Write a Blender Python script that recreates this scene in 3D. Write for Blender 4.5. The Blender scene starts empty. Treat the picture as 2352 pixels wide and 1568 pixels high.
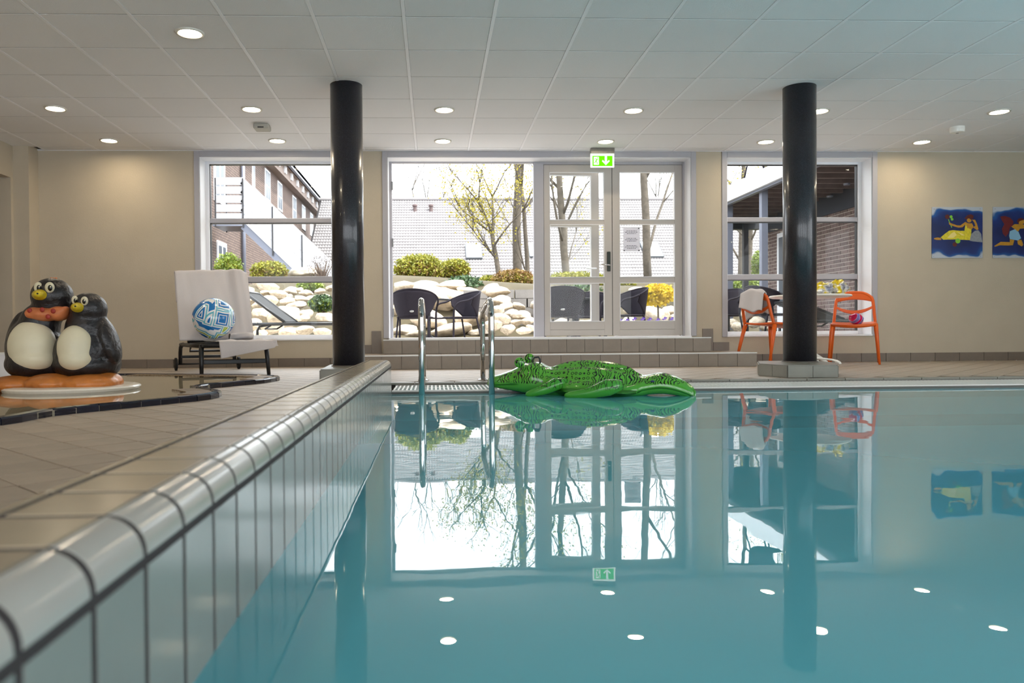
import bpy, bmesh, math, random
import numpy as np
from mathutils import Vector, Matrix
random.seed(11); np.random.seed(11)
sc = bpy.context.scene
COL = sc.collection
PI = math.pi

# ------------------------------------------------------------------ camera
F_PX, CX, CY, CAMZ = 1763.077, 1062.146, 788.847, 0.3735
def cam_axes(pitch, roll, yaw):
    cy, sy = math.cos(yaw), math.sin(yaw)
    f = Vector((-sy, cy, 0)); r = Vector((cy, sy, 0)); u = Vector((0, 0, 1))
    cp, sp = math.cos(pitch), math.sin(pitch)
    f2 = f*cp + u*sp; u2 = -f*sp + u*cp
    cr, sr = math.cos(roll), math.sin(roll)
    return r*cr + u2*sr, -r*sr + u2*cr, f2
AR, AU, AF = cam_axes(math.radians(-.78014), math.radians(-.43239), math.radians(-2.16051))
cam_d = bpy.data.cameras.new('camera'); cam = bpy.data.objects.new('camera', cam_d); COL.objects.link(cam)
m = Matrix.Identity(4)
for i in range(3):
    m[i][0] = AR[i]; m[i][1] = AU[i]; m[i][2] = -AF[i]
m[2][3] = CAMZ
cam.matrix_world = m
cam_d.sensor_fit = 'HORIZONTAL'; cam_d.sensor_width = 36
cam_d.lens = F_PX/2352*36
cam_d.shift_x = (1176-CX)/2352; cam_d.shift_y = (CY-784)/2352
cam_d.clip_start = .02; cam_d.clip_end = 500
cam_d.dof.use_dof = True; cam_d.dof.focus_distance = 5.6; cam_d.dof.aperture_fstop = 4.2
sc.camera = cam
def at(px, py, Y):
    d = AF + AR*((px-CX)/F_PX) - AU*((py-CY)/F_PX)
    t = Y/d.y
    return Vector((d.x*t, Y, CAMZ+d.z*t))

# ------------------------------------------------------------------ world, sun, exposure
sc.view_settings.view_transform = 'Standard'; sc.view_settings.look = 'None'
sc.view_settings.gamma = 1; sc.view_settings.use_curve_mapping = False
sc.view_settings.exposure = 0.8
w = bpy.data.worlds.new('world'); sc.world = w; w.use_nodes = True
bgn = w.node_tree.nodes['Background']
bgn.inputs[0].default_value = (.90, .95, 1.0, 1); bgn.inputs[1].default_value = 3.2
sun_d = bpy.data.lights.new('sun', 'SUN'); sun = bpy.data.objects.new('sun', sun_d); COL.objects.link(sun)
sun_d.energy = 4.2; sun_d.angle = math.radians(1.5); sun_d.color = (1, .96, .88)
sun.rotation_euler = Vector((.45, -.25, .85)).to_track_quat('Z', 'Y').to_euler()
LAMP = 64.0
cy_ = sc.cycles
cy_.max_bounces = 6; cy_.diffuse_bounces = 4; cy_.glossy_bounces = 3; cy_.transparent_max_bounces = 12
cy_.use_adaptive_sampling = True; cy_.adaptive_threshold = .05
cy_.caustics_reflective = True; cy_.blur_glossy = .6; cy_.caustics_refractive = False; cy_.sample_clamp_indirect = 6

# ------------------------------------------------------------------ helpers
def lin(c):
    c = c/255
    return c/12.92 if c <= .04045 else ((c+.055)/1.055)**2.4
def rgb(r, g, b): return (lin(r), lin(g), lin(b), 1)
class NT:
    def __init__(s, name):
        s.m = bpy.data.materials.new(name); s.m.use_nodes = True
        s.t = s.m.node_tree; s.n = s.t.nodes; s.l = s.t.links
        s.p = s.n['Principled BSDF']; s.o = s.n['Material Output']
    def add(s, t, **k):
        n = s.n.new(t)
        for a, v in k.items(): setattr(n, a, v)
        return n
    def link(s, a, b): s.l.new(a, b)
    def coord(s, kind='Object', scale=None):
        tc = s.add('ShaderNodeTexCoord'); o = tc.outputs[kind]
        if scale is not None:
            mp = s.add('ShaderNodeMapping'); mp.inputs['Scale'].default_value = scale
            s.link(o, mp.inputs[0]); o = mp.outputs[0]
        return o
    def noise(s, vec, scale, detail=3, rough=.5):
        n = s.add('ShaderNodeTexNoise'); n.inputs['Scale'].default_value = scale; n.inputs['Detail'].default_value = detail
        n.inputs['Roughness'].default_value = rough
        s.link(vec, n.inputs['Vector']); return n.outputs[0]
    def ramp(s, fac, stops, interp='LINEAR'):
        r = s.add('ShaderNodeValToRGB'); r.color_ramp.interpolation = interp
        e = r.color_ramp.elements
        while len(e) < len(stops): e.new(1)
        for el, (p, c) in zip(e, stops): el.position = p; el.color = c
        s.link(fac, r.inputs[0]); return r.outputs[0]
    def mix(s, fac, a, b, mode='MIX'):
        n = s.add('ShaderNodeMix', data_type='RGBA', blend_type=mode)
        for v, i in ((fac, 0), (a, 6), (b, 7)):
            if hasattr(v, 'is_linked'): s.link(v, n.inputs[i])
            else: n.inputs[i].default_value = v
        return n.outputs[2]
    def math(s, op, a, b=0.0):
        n = s.add('ShaderNodeMath', operation=op)
        for i, v in enumerate((a, b)):
            if hasattr(v, 'is_linked'): s.link(v, n.inputs[i])
            else: n.inputs[i].default_value = v
        return n.outputs[0]
    def bump(s, h, strength=.3, dist=.01):
        b = s.add('ShaderNodeBump'); b.inputs['Strength'].default_value = strength; b.inputs['Distance'].default_value = dist
        s.link(h, b.inputs['Height']); return b.outputs[0]
def mat(name, col, rough=.5, metal=0., vary=0., vscale=8., bump=0., bscale=60., rnd=0., spec=.5, coat=0., trans=0.):
    k = NT(name); p = k.p
    p.inputs['Roughness'].default_value = rough; p.inputs['Metallic'].default_value = metal
    p.inputs['Specular IOR Level'].default_value = spec; p.inputs['Coat Weight'].default_value = coat
    c = None
    if vary or rnd or bump:
        vec = k.coord()
    if vary:
        n = k.noise(vec, vscale, 4, .6)
        d = tuple(x*(1-vary) for x in col[:3])+(1,); h = tuple(min(1, x*(1+vary*.6)) for x in col[:3])+(1,)
        c = k.ramp(n, [(.3, d), (.7, h)])
    if rnd:
        oi = k.add('ShaderNodeObjectInfo')
        f = k.math('MULTIPLY_ADD', oi.outputs['Random'], 2*rnd); f.node.inputs[2].default_value = 1-rnd
        hv = k.add('ShaderNodeHueSaturation'); hv.inputs['Color'].default_value = col
        if c: k.link(c, hv.inputs['Color'])
        k.link(f, hv.inputs['Value']); c = hv.outputs[0]
    if c: k.link(c, p.inputs['Base Color'])
    else: p.inputs['Base Color'].default_value = col
    if bump:
        k.link(k.bump(k.noise(vec, bscale, 3), bump, .01), p.inputs['Normal'])
    return k.m
def set_props(o, label=None, cat=None, group=None, kind=None):
    if label: o['label'] = label
    if cat: o['category'] = cat
    if group: o['group'] = group
    if kind: o['kind'] = kind
    return o
def empty(name, loc=(0, 0, 0), rz=0, parent=None):
    o = bpy.data.objects.new(name, None); o.empty_display_size = .1; COL.objects.link(o)
    o.location = loc; o.rotation_euler = (0, 0, rz)
    if parent: o.parent = parent
    return o
def inst(name, mesh, parent=None, loc=(0, 0, 0), rot=(0, 0, 0), scale=(1, 1, 1)):
    o = bpy.data.objects.new(name, mesh); COL.objects.link(o)
    o.location = loc; o.rotation_euler = rot; o.scale = scale
    if parent: o.parent = parent
    return o
def copy_tree(o, parent=None):
    c = o.copy(); COL.objects.link(c); c.parent = parent
    for ch in list(o.children): copy_tree(ch, c)
    return c
class MB:
    def __init__(s): s.v = []; s.f = []; s.mi = []; s.cur = 0
    def face(s, *idx): s.f.append(tuple(idx)); s.mi.append(s.cur)
    def add(s, vs, fs):
        b = len(s.v); s.v += [tuple(v) for v in vs]
        for f in fs: s.face(*[b+i for i in f])
        return s
    def box(s, x0, x1, y0, y1, z0, z1):
        return s.add([(x0,y0,z0),(x1,y0,z0),(x1,y1,z0),(x0,y1,z0),(x0,y0,z1),(x1,y0,z1),(x1,y1,z1),(x0,y1,z1)],
                     [(3,2,1,0),(4,5,6,7),(0,1,5,4),(1,2,6,5),(2,3,7,6),(3,0,4,7)])
    def obox(s, c, ax, ay, az):
        c = Vector(c); ax = Vector(ax); ay = Vector(ay); az = Vector(az)
        vs = [c+ax*i+ay*j+az*k for k in (-1, 1) for (i, j) in ((-1,-1),(1,-1),(1,1),(-1,1))]
        return s.add(vs, [(3,2,1,0),(4,5,6,7),(0,1,5,4),(1,2,6,5),(2,3,7,6),(3,0,4,7)])
    def bar(s, a, b, wd, th, up=(0, 0, 1)):
        a = Vector(a); b = Vector(b); d = (b-a); L = d.length; d.normalize()
        sd = d.cross(Vector(up)).normalized(); u = sd.cross(d)
        return s.obox((a+b)/2, d*(L/2), sd*(wd/2), u*(th/2))
    def prism(s, poly, z0, z1, inset=0.):
        n = len(poly); c = [sum(p[i] for p in poly)/n for i in (0, 1)]
        vs = [(x, y, z0) for x, y in poly]
        if inset:
            vs += [(x, y, z1-inset) for x, y in poly]
            vs += [(x+(c[0]-x)/max(1e-6, math.hypot(c[0]-x, c[1]-y))*inset, y+(c[1]-y)/max(1e-6, math.hypot(c[0]-x, c[1]-y))*inset, z1) for x, y in poly]
            L = 3
        else:
            vs += [(x, y, z1) for x, y in poly]; L = 2
        fs = [tuple(range(n))[::-1], tuple(range((L-1)*n, L*n))]
        for l in range(L-1):
            for i in range(n):
                j = (i+1) % n; fs.append((l*n+i, l*n+j, (l+1)*n+j, (l+1)*n+i))
        return s.add(vs, fs)
    def tube(s, path, r, n=10, closed=False, flat=1.0, up=None):
        path = [Vector(p) for p in path]; k = len(path)
        rs = r if isinstance(r, (list, tuple)) else [r]*k
        b = len(s.v); pu = Vector(up) if up else None
        for i, p in enumerate(path):
            if closed: d = path[(i+1) % k]-path[i-1]
            else: d = path[min(i+1, k-1)]-path[max(i-1, 0)]
            d.normalize()
            if pu is None:
                pu = Vector((0, 0, 1)) if abs(d.z) < .9 else Vector((1, 0, 0))
            sd = d.cross(pu)
            if sd.length < 1e-4: sd = d.cross(Vector((.3, 1, .2)))
            sd.normalize(); u = sd.cross(d).normalized()
            if not up: pu = u
            for j in range(n):
                a = 2*PI*j/n
                s.v.append(tuple(p+sd*(math.cos(a)*rs[i])+u*(math.sin(a)*rs[i]*flat)))
        for i in range(k if closed else k-1):
            i2 = (i+1) % k
            for j in range(n):
                j2 = (j+1) % n
                s.face(b+i*n+j, b+i*n+j2, b+i2*n+j2, b+i2*n+j)
        if not closed:
            s.face(*[b+j for j in range(n)][::-1]); s.face(*[b+(k-1)*n+j for j in range(n)])
        return s
    def lathe(s, prof, n=24, c=(0, 0, 0), cap=True):
        b = len(s.v); k = len(prof)
        for r, z in prof:
            for j in range(n):
                a = 2*PI*j/n; s.v.append((c[0]+r*math.cos(a), c[1]+r*math.sin(a), c[2]+z))
        for i in range(k-1):
            for j in range(n):
                j2 = (j+1) % n; s.face(b+i*n+j, b+i*n+j2, b+(i+1)*n+j2, b+(i+1)*n+j)
        if cap:
            s.face(*[b+j for j in range(n)][::-1]); s.face(*[b+(k-1)*n+j for j in range(n)])
        return s
    def ell(s, c, r, nu=20, nv=12, rot=None):
        b = len(s.v); c = Vector(c)
        pts = [Vector((0, 0, -1))]
        for i in range(1, nv):
            t = -PI/2+PI*i/nv
            for j in range(nu):
                a = 2*PI*j/nu; pts.append(Vector((math.cos(t)*math.cos(a), math.cos(t)*math.sin(a), math.sin(t))))
        pts.append(Vector((0, 0, 1)))
        for p in pts:
            q = Vector((p.x*r[0], p.y*r[1], p.z*r[2]))
            if rot: q = rot @ q
            s.v.append(tuple(c+q))
        for j in range(nu): s.face(b, b+1+(j+1) % nu, b+1+j)
        for i in range(nv-2):
            for j in range(nu):
                j2 = (j+1) % nu; s.face(b+1+i*nu+j, b+1+i*nu+j2, b+1+(i+1)*nu+j2, b+1+(i+1)*nu+j)
        e = b+1+(nv-1)*nu
        for j in range(nu): s.face(e, b+1+(nv-2)*nu+j, b+1+(nv-2)*nu+(j+1) % nu)
        return s
    def grid(s, fn, nu, nv, cu=False):
        b = len(s.v)
        for i in range(nu+(0 if cu else 1)):
            for j in range(nv+1): s.v.append(tuple(fn(i/nu, j/nv)))
        N = nu if cu else nu+1
        for i in range(nu):
            i2 = (i+1) % N
            for j in range(nv): s.face(b+i*(nv+1)+j, b+i2*(nv+1)+j, b+i2*(nv+1)+j+1, b+i*(nv+1)+j+1)
        return s
    def mesh(s, name, mats, smooth=False):
        me = bpy.data.meshes.new(name); me.from_pydata(s.v, [], s.f)
        for mm in (mats if isinstance(mats, (list, tuple)) else [mats]): me.materials.append(mm)
        if isinstance(mats, (list, tuple)): me.polygons.foreach_set('material_index', s.mi)
        if smooth: me.polygons.foreach_set('use_smooth', [True]*len(me.polygons))
        me.update(); return me
    def build(s, name, mats, parent=None, loc=(0, 0, 0), rot=(0, 0, 0), smooth=False, bevel=0., thick=0., sub=0):
        o = inst(name, s.mesh(name, mats, smooth), parent, loc, rot)
        if thick:
            t = o.modifiers.new('t', 'SOLIDIFY'); t.thickness = thick; t.offset = 0
        if sub:
            t = o.modifiers.new('s', 'SUBSURF'); t.levels = sub; t.render_levels = sub
        if bevel:
            t = o.modifiers.new('b', 'BEVEL'); t.width = bevel; t.segments = 2; t.limit_method = 'ANGLE'; t.angle_limit = math.radians(40)
        return o
def cbox(w, d, h, ch):
    """small chamfered tile, top at z=0, centred"""
    a, b = w/2, d/2
    vs = [(-a,-b,-h),(a,-b,-h),(a,b,-h),(-a,b,-h),(-a,-b,-ch),(a,-b,-ch),(a,b,-ch),(-a,b,-ch),(-a+ch,-b+ch,0),(a-ch,-b+ch,0),(a-ch,b-ch,0),(-a+ch,b-ch,0)]
    fs = [(3,2,1,0)]+[(l*4+i, l*4+(i+1) % 4, l*4+4+(i+1) % 4, l*4+4+i) for l in (0, 1) for i in range(4)]+[(8,9,10,11)]
    return MB().add(vs, fs)
def arc(c, r, a0, a1, n, plane='xz'):
    out = []
    for i in range(n+1):
        a = math.radians(a0+(a1-a0)*i/n); u, v = r*math.cos(a), r*math.sin(a)
        out.append(Vector(c)+{'xz': Vector((u, 0, v)), 'yz': Vector((0, u, v)), 'xy': Vector((u, v, 0))}[plane])
    return out
def catmull(pts, n=8, closed=False):
    P = [Vector(p) for p in pts]; k = len(P); out = []
    for i in range(k if closed else k-1):
        p0, p1, p2, p3 = (P[(i-1) % k], P[i], P[(i+1) % k], P[(i+2) % k]) if closed else (P[max(i-1, 0)], P[i], P[i+1], P[min(i+2, k-1)])
        for j in range(n):
            t = j/n
            out.append(.5*((2*p1)+(p2-p0)*t+(2*p0-5*p1+4*p2-p3)*t*t+(3*p1-p0-3*p2+p3)*t**3))
    if not closed: out.append(P[-1])
    return out
def inside(x, y, poly):
    r = False; j = len(poly)-1
    for i in range(len(poly)):
        xi, yi = poly[i][:2]; xj, yj = poly[j][:2]
        if (yi > y) != (yj > y) and x < (xj-xi)*(y-yi)/(yj-yi)+xi: r = not r
        j = i
    return r
def clip(poly, axis, lim, keep_less):
    out = []
    for i in range(len(poly)):
        a, b = poly[i], poly[(i+1) % len(poly)]
        ia = (a[axis] <= lim) == keep_less or a[axis] == lim; ib = (b[axis] <= lim) == keep_less or b[axis] == lim
        if ia: out.append(a)
        if ia != ib:
            t = (lim-a[axis])/(b[axis]-a[axis]); out.append(tuple(a[q]+(b[q]-a[q])*t for q in (0, 1)))
    return out
def area(p): return abs(sum(p[i][0]*p[(i+1) % len(p)][1]-p[(i+1) % len(p)][0]*p[i][1] for i in range(len(p))))/2

# ------------------------------------------------------------------ materials
m_wall = mat('wall_paint', rgb(188, 176, 156), .7, vary=.04, vscale=3, bump=.15, bscale=120)
m_wall_alcove = mat('alcove_paint', rgb(176, 146, 108), .7)
m_ceil = mat('ceiling_panel', rgb(234, 234, 236), .85, rnd=.02, bump=.25, bscale=160)
m_ceilback = mat('ceiling_void', rgb(70, 70, 70), .9)
m_crosstee = mat('cross_tee', rgb(150, 148, 148), .7)
m_runner = mat('ceiling_runner', rgb(242, 242, 246), .5)
m_floor = mat('floor_tile', rgb(160, 145, 128), .5, vary=.14, vscale=5, rnd=.07, bump=.12, bscale=90, spec=.7)
m_grout = mat('grout', rgb(96, 88, 80), .8)
m_steptile = mat('step_tile', rgb(138, 125, 111), .4, vary=.1, vscale=7, rnd=.05, bump=.1, bscale=90)
m_basetile = mat('base_tile', rgb(130, 127, 116), .35, vary=.1, vscale=7, rnd=.05)
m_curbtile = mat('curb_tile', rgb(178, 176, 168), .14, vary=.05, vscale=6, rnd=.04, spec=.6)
m_curbface_shaded = mat('curb_face_shaded_tile', rgb(144, 146, 140), .14, vary=.05, vscale=6, rnd=.05, spec=.6)  # darker than the bullnose: the upright face's weaker light put into the colour
m_curbtop = mat('curb_top_tile', rgb(172, 157, 134), .2, vary=.08, vscale=6, rnd=.05, spec=.6)
m_curbgrout = mat('curb_grout', rgb(58, 52, 52), .8)
m_pool = mat('pool_lining', rgb(130, 224, 236), .5)
m_white = mat('white_paint', rgb(236, 237, 242), .4)
m_casing = mat('casing_paint', rgb(170, 168, 174), .45)
m_door = mat('door_paint', rgb(180, 174, 169), .45)
m_plasticwhite = mat('white_plastic', rgb(232, 230, 224), .4)
m_navy = mat('navy_glaze', rgb(20, 23, 42), .12, rnd=.2, spec=.7)
m_chrome = mat('chrome', rgb(200, 200, 200), .07, metal=1.)
m_steel = mat('brushed_steel', rgb(150, 150, 150), .3, metal=1.)
m_black = mat('black_plastic', rgb(26, 27, 30), .4)
m_rubber = mat('black_rubber', rgb(16, 16, 17), .7)
m_orange = mat('orange_plastic', rgb(226, 96, 22), .38)
m_towel = mat('towel_cloth', rgb(206, 200, 200), .95, bump=.5, bscale=260)
m_wicker = mat('dark_wicker', rgb(26, 21, 31), .75, spec=.2, bump=.6, bscale=180, vary=.2, vscale=60)
m_brown_grate = mat('brown_slat', rgb(128, 108, 84), .5)
m_bark = mat('bark', rgb(88, 80, 70), .9, vary=.35, vscale=9, bump=.6, bscale=30)
m_grass = mat('soil', rgb(70, 62, 42), .95, vary=.3, vscale=2)
m_pave = mat('terrace_paving', rgb(196, 190, 182), .85, vary=.1, vscale=1.5)
m_stone = mat('field_stone', rgb(188, 174, 154), .85, vary=.42, vscale=3.2, bump=.8, bscale=9, rnd=.2)
m_block = mat('concrete_block', rgb(122, 118, 114), .9, vary=.1, rnd=.06, bump=.3, bscale=50)
m_metalgrey = mat('grey_steel', rgb(120, 124, 138), .4, metal=.3)
m_darkwood = mat('dark_joist', rgb(120, 106, 104), .7, vary=.2)
m_dark = mat('dark_soffit', rgb(36, 34, 36), .8)
m_dark_post = mat('dark_post', rgb(52, 52, 56), .6)
m_yellow = mat('beak_yellow', rgb(206, 180, 34), .35, vary=.12, vscale=20)
m_cream = mat('belly_cream', rgb(214, 206, 178), .4, vary=.05, vscale=6)
m_pengblack = mat('penguin_black', rgb(34, 31, 33), .36, vary=.5, vscale=18, bump=.6, bscale=34)
m_eye = mat('eye_black', rgb(12, 12, 12), .2)
m_rockorange = mat('orange_rock', rgb(190, 114, 50), .35, vary=.34, vscale=9, bump=.5, bscale=20)
m_scarf = mat('scarf_orange', rgb(206, 120, 72), .5, vary=.12)
m_scarfdot = mat('scarf_dot', rgb(150, 40, 26), .5)
m_brickL = None
def brick_mat(name, c1, c2, mortar, axis, bw=.24, bh=.08):
    k = NT(name); o = k.coord('Object')
    sx = k.add('ShaderNodeSeparateXYZ'); k.link(o, sx.inputs[0])
    cb = k.add('ShaderNodeCombineXYZ'); k.link(sx.outputs[axis], cb.inputs[0]); k.link(sx.outputs[2], cb.inputs[1])
    b = k.add('ShaderNodeTexBrick'); k.link(cb.outputs[0], b.inputs['Vector'])
    b.inputs['Color1'].default_value = c1; b.inputs['Color2'].default_value = c2; b.inputs['Mortar'].default_value = mortar
    b.inputs['Scale'].default_value = 1; b.inputs['Brick Width'].default_value = bw; b.inputs['Row Height'].default_value = bh; b.inputs['Mortar Size'].default_value = .009
    k.link(b.outputs[0], k.p.inputs['Base Color']); k.p.inputs['Roughness'].default_value = .9
    k.link(k.bump(b.outputs[1], -.4, .01), k.p.inputs['Normal'])
    return k.m
m_brickfar = brick_mat('red_brown_brickwork', rgb(116, 98, 90), rgb(102, 86, 80), rgb(50, 42, 40), 1, .27, .088)
m_brickhouse = brick_mat('house_brickwork', rgb(120, 84, 70), rgb(104, 74, 62), rgb(150, 140, 130), 0)
m_brick = mat('clinker_brick', rgb(116, 98, 94), .85, vary=.2, vscale=9, rnd=.22, bump=.3, bscale=40)
m_mortar = mat('mortar', rgb(186, 174, 164), .95)
def emit(name, col, st):
    k = NT(name); k.n.remove(k.p); e = k.add('ShaderNodeEmission')
    e.inputs[0].default_value = col; e.inputs[1].default_value = st; k.link(e.outputs[0], k.o.inputs[0]); return k.m
m_lamp = emit('lamp_diffuser', (1, .83, .59, 1), LAMP)
m_signgreen = emit('sign_green', rgb(96, 205, 10), .95)
m_signwhite = emit('sign_white', (.95, 1, .85, 1), 1.0)
def water_mat(name, tint, ior, bscale, bstr, stretch=(1, 1, 1), rough=0., body=None, turbid=0.):
    k = NT(name); k.n.remove(k.p)
    v = k.coord('Object', stretch)
    nrm = k.bump(k.noise(v, bscale, 2, .45), bstr, .01)
    fr = k.add('ShaderNodeFresnel'); fr.inputs[0].default_value = ior; k.link(nrm, fr.inputs['Normal'])
    g = k.add('ShaderNodeBsdfGlossy'); g.inputs['Roughness'].default_value = rough; g.inputs['Color'].default_value = (1, 1, 1, 1); k.link(nrm, g.inputs['Normal'])
    t = k.add('ShaderNodeBsdfTransparent'); t.inputs[0].default_value = tint
    if body:
        df = k.add('ShaderNodeBsdfDiffuse'); df.inputs[0].default_value = body
        m2 = k.add('ShaderNodeMixShader'); m2.inputs[0].default_value = turbid; k.link(t.outputs[0], m2.inputs[1]); k.link(df.outputs[0], m2.inputs[2]); t = m2
    mx = k.add('ShaderNodeMixShader'); k.link(fr.outputs[0], mx.inputs[0]); k.link(t.outputs[0], mx.inputs[1]); k.link(g.outputs[0], mx.inputs[2])
    k.link(mx.outputs[0], k.o.inputs[0]); return k.m
m_water = water_mat('pool_water', (.72, .94, .97, 1), 1.40, 4.2, .06, body=rgb(124, 222, 238), turbid=.62)
m_kidwater = water_mat('wading_water', (.96, .97, .94, 1), 1.36, 2.0, .05)
m_glass = water_mat('window_glass', (.985, .99, .985, 1), 1.15, .5, 0.)
m_column = None
k = NT('granite_column'); v = k.coord()
n1 = k.noise(v, 220, 2); k.link(k.ramp(n1, [(.48, rgb(22, 22, 29)), (.76, rgb(64, 62, 72))]), k.p.inputs['Base Color'])
k.p.inputs['Roughness'].default_value = .3; k.p.inputs['Coat Weight'].default_value = .35; k.p.inputs['Coat Roughness'].default_value = .08
st = k.coord('Object', (40, 40, .6)); k.link(k.bump(k.noise(st, 1.5, 2), .12, .01), k.p.inputs['Normal'])
m_column = k.m
def leafmat(name, a, b, trans=.25):
    k = NT(name); v = k.coord()
    c = k.ramp(k.noise(v, 9, 2), [(.35, a), (.65, b)]); k.link(c, k.p.inputs['Base Color']); k.p.inputs['Roughness'].default_value = .55
    t = k.add('ShaderNodeBsdfTranslucent'); k.link(c, t.inputs[0])
    mx = k.add('ShaderNodeMixShader'); mx.inputs[0].default_value = trans
    k.link(k.p.outputs[0], mx.inputs[1]); k.link(t.outputs[0], mx.inputs[2]); k.link(mx.outputs[0], k.o.inputs[0]); return k.m
m_leaf_lime = leafmat('lime_leaves', rgb(100, 104, 30), rgb(150, 146, 46))
m_leaf_rust = leafmat('rusty_leaves', rgb(104, 72, 44), rgb(140, 116, 52))
m_leaf_ivy = leafmat('ivy_leaves', rgb(26, 50, 24), rgb(84, 108, 70), .1)
m_leaf_yel = leafmat('yellow_leaves', rgb(186, 156, 12), rgb(216, 192, 34))
m_leaf_green = leafmat('green_leaves', rgb(84, 104, 34), rgb(128, 142, 54))
m_leaf_bud = leafmat('spring_buds', rgb(150, 138, 44), rgb(184, 172, 66), .4)
m_twig = mat('dry_twigs', rgb(84, 70, 60), .9)
m_violet = leafmat('violet_petals', rgb(84, 60, 150), rgb(120, 90, 180))

# ------------------------------------------------------------------ the room
ZC = 2.483; YB = 8.92; XL = -4.47; XR = 8.2; WZ = -.038
CURB_X = -.287; CURB_IN = -.445; PEDGE = 5.23; DECK0 = 5.90
def struct(o): o['kind'] = 'structure'; return o

# floor: slab under the deck with the pool cut out
fl = MB()
fl.box(XL-1.4, CURB_IN+.02, -3, YB, -.2, -.012)
fl.box(CURB_IN+.02, XR, DECK0, YB, -.2, -.012)
floor = struct(fl.build('floor', m_grout))
# diagonal deck tiles
kid = [(-1.82,3.29),(-1.772,3.65),(-1.615,3.937),(-1.424,4.25),(-1.325,4.42),(-1.285,4.6),(-1.31,4.77),(-1.41,4.94),(-1.54,5.12),(-1.575,5.28),(-1.55,5.42),(-1.45,5.63),(-1.33,5.88),(-1.272,6.12),(-1.265,6.34),(-1.36,6.52),(-1.61,6.66),(-2.23,6.88),(-2.82,7.02),(-3.3,6.85),(-3.55,6.0),(-3.5,4.6),(-3.2,3.4),(-2.6,2.85),(-2.05,2.92)]
kid_s = [(p.x, p.y) for p in catmull([(a, b, 0) for a, b in kid], 6, True)]
TP = .263  # step of x+y and y-x between joints
HB = TP/2 - .0045
tiles = []
for i in range(-30, 80):
    for j in range(-40, 60):
        a = 1.442+TP*(i+.5); b = 3.27+TP*(j+.5)    # x+y, y-x
        cx, cyy = (a-b)/2, (a+b)/2
        if cx < -5.2 or cx > XR+.1 or cyy < .6 or cyy > YB+.1: continue
        h = HB
        poly = [(cx-h, cyy), (cx, cyy-h), (cx+h, cyy), (cx, cyy+h)]
        if all(inside(x, y, kid_s) for x, y in poly): continue
        if cyy < DECK0+h:
            if cx > CURB_IN+h: continue
            r1 = clip(clip(poly, 0, CURB_IN, True), 1, DECK0, True) if cyy-h < DECK0 else []
            r2 = clip(poly, 1, DECK0+.004, False)
            parts = [q for q in (r1, r2) if len(q) > 2 and area(q) > 2e-4]
        else: parts = [poly]
        for q in parts:
            q = clip(clip(clip(q, 1, YB, True), 0, XR, True), 0, XL-.15, False)
            if len(q) > 2 and area(q) > 2e-4: tiles.append((cx, cyy, q, len(q) == 4 and q == poly))
full = MB().prism([(-HB, 0), (0, -HB), (HB, 0), (0, HB)], -.012, 0, .0025).mesh('floor_tile', m_floor)
def in_view(x, y):
    return (x < CURB_IN and y > 1.0 and -1.15 < (x+.0)/max(y, .1)*1.0+.5 and x/y > -.60 and (y-1.2) > 0) or (y > DECK0-.1 and -.6 < x/y < .78)
vis = [t for t in tiles if in_view(t[0], t[1])]
vis.sort(key=lambda t: math.hypot(t[0], t[1]))
near = vis[:296]; nid = set(id(t) for t in near)
for cx, cyy, q, whole in near:
    if whole: inst('tile', full, floor, (cx, cyy, 0))
    else:
        inst('tile', MB().prism([(x-cx, y-cyy) for x, y in q], -.012, 0, 0).mesh('floor_tile_cut', m_floor), floor, (cx, cyy, 0))
rest = MB()
for t in tiles:
    if id(t) not in nid: rest.prism(t[2], -.012, 0, 0)
o = rest.build('tile_field', m_floor, floor); o['kind'] = 'stuff'

# ceiling
ce = MB(); ce.box(XL-1.4, XR, 2.154, YB, 2.5, 2.75); ce.box(XL-1.4, XR, -3, 2.154, ZC, 2.75)
ceiling = struct(ce.build('ceiling', [m_ceilback]))
ceiling.data.materials[0] = m_ceilback
GX, GY = -.1797, 5.154
pan = MB().add(*(lambda b: (b.v, b.f))(cbox(.573, .594, .012, .002)))
def panel_mesh(w, d):
    b = cbox(w, d, .012, .002); b.v = [(x, y, -z) for x, y, z in b.v]; b.f = [f[::-1] for f in b.f]
    return b.mesh('ceiling_panel', m_ceil)
pm = panel_mesh(.574, .590); pm_last = panel_mesh(.573, YB-8.754-.006); pm_left = panel_mesh(-4.3797-(XL-.2)-.02, .590)
for i in range(-7, 13):
    for j in range(-5, 6):
        inst('panel', pm, ceiling, (GX+.6*(i+.5), GY+.6*(j+.5), ZC))
    inst('panel', pm_last, ceiling, (GX+.6*(i+.5), (8.754+YB)/2, ZC))
for j in range(-5, 6): inst('panel', pm_left, ceiling, ((-4.3797+XL-.2)/2, GY+.6*(j+.5), ZC))
run = MB().box(-.012, .012, 2.154, YB, -.004, .012).mesh('ceiling_runner', m_runner)
for i in range(-7, 14): inst('runner', run, ceiling, (GX+.6*i, 0, ZC+.002))
cross = MB().box(XL-.2, XR, -.010, .010, .0, .012).mesh('ceiling_cross_tee', m_crosstee)
for j in range(-5, 7): inst('cross_tee', cross, ceiling, (0, GY+.6*j, ZC+.002))
trimw = MB().box(XL, XR, YB-.016, YB, ZC-.004, ZC+.012); trimw.build('wall_angle', m_runner, ceiling)

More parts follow.
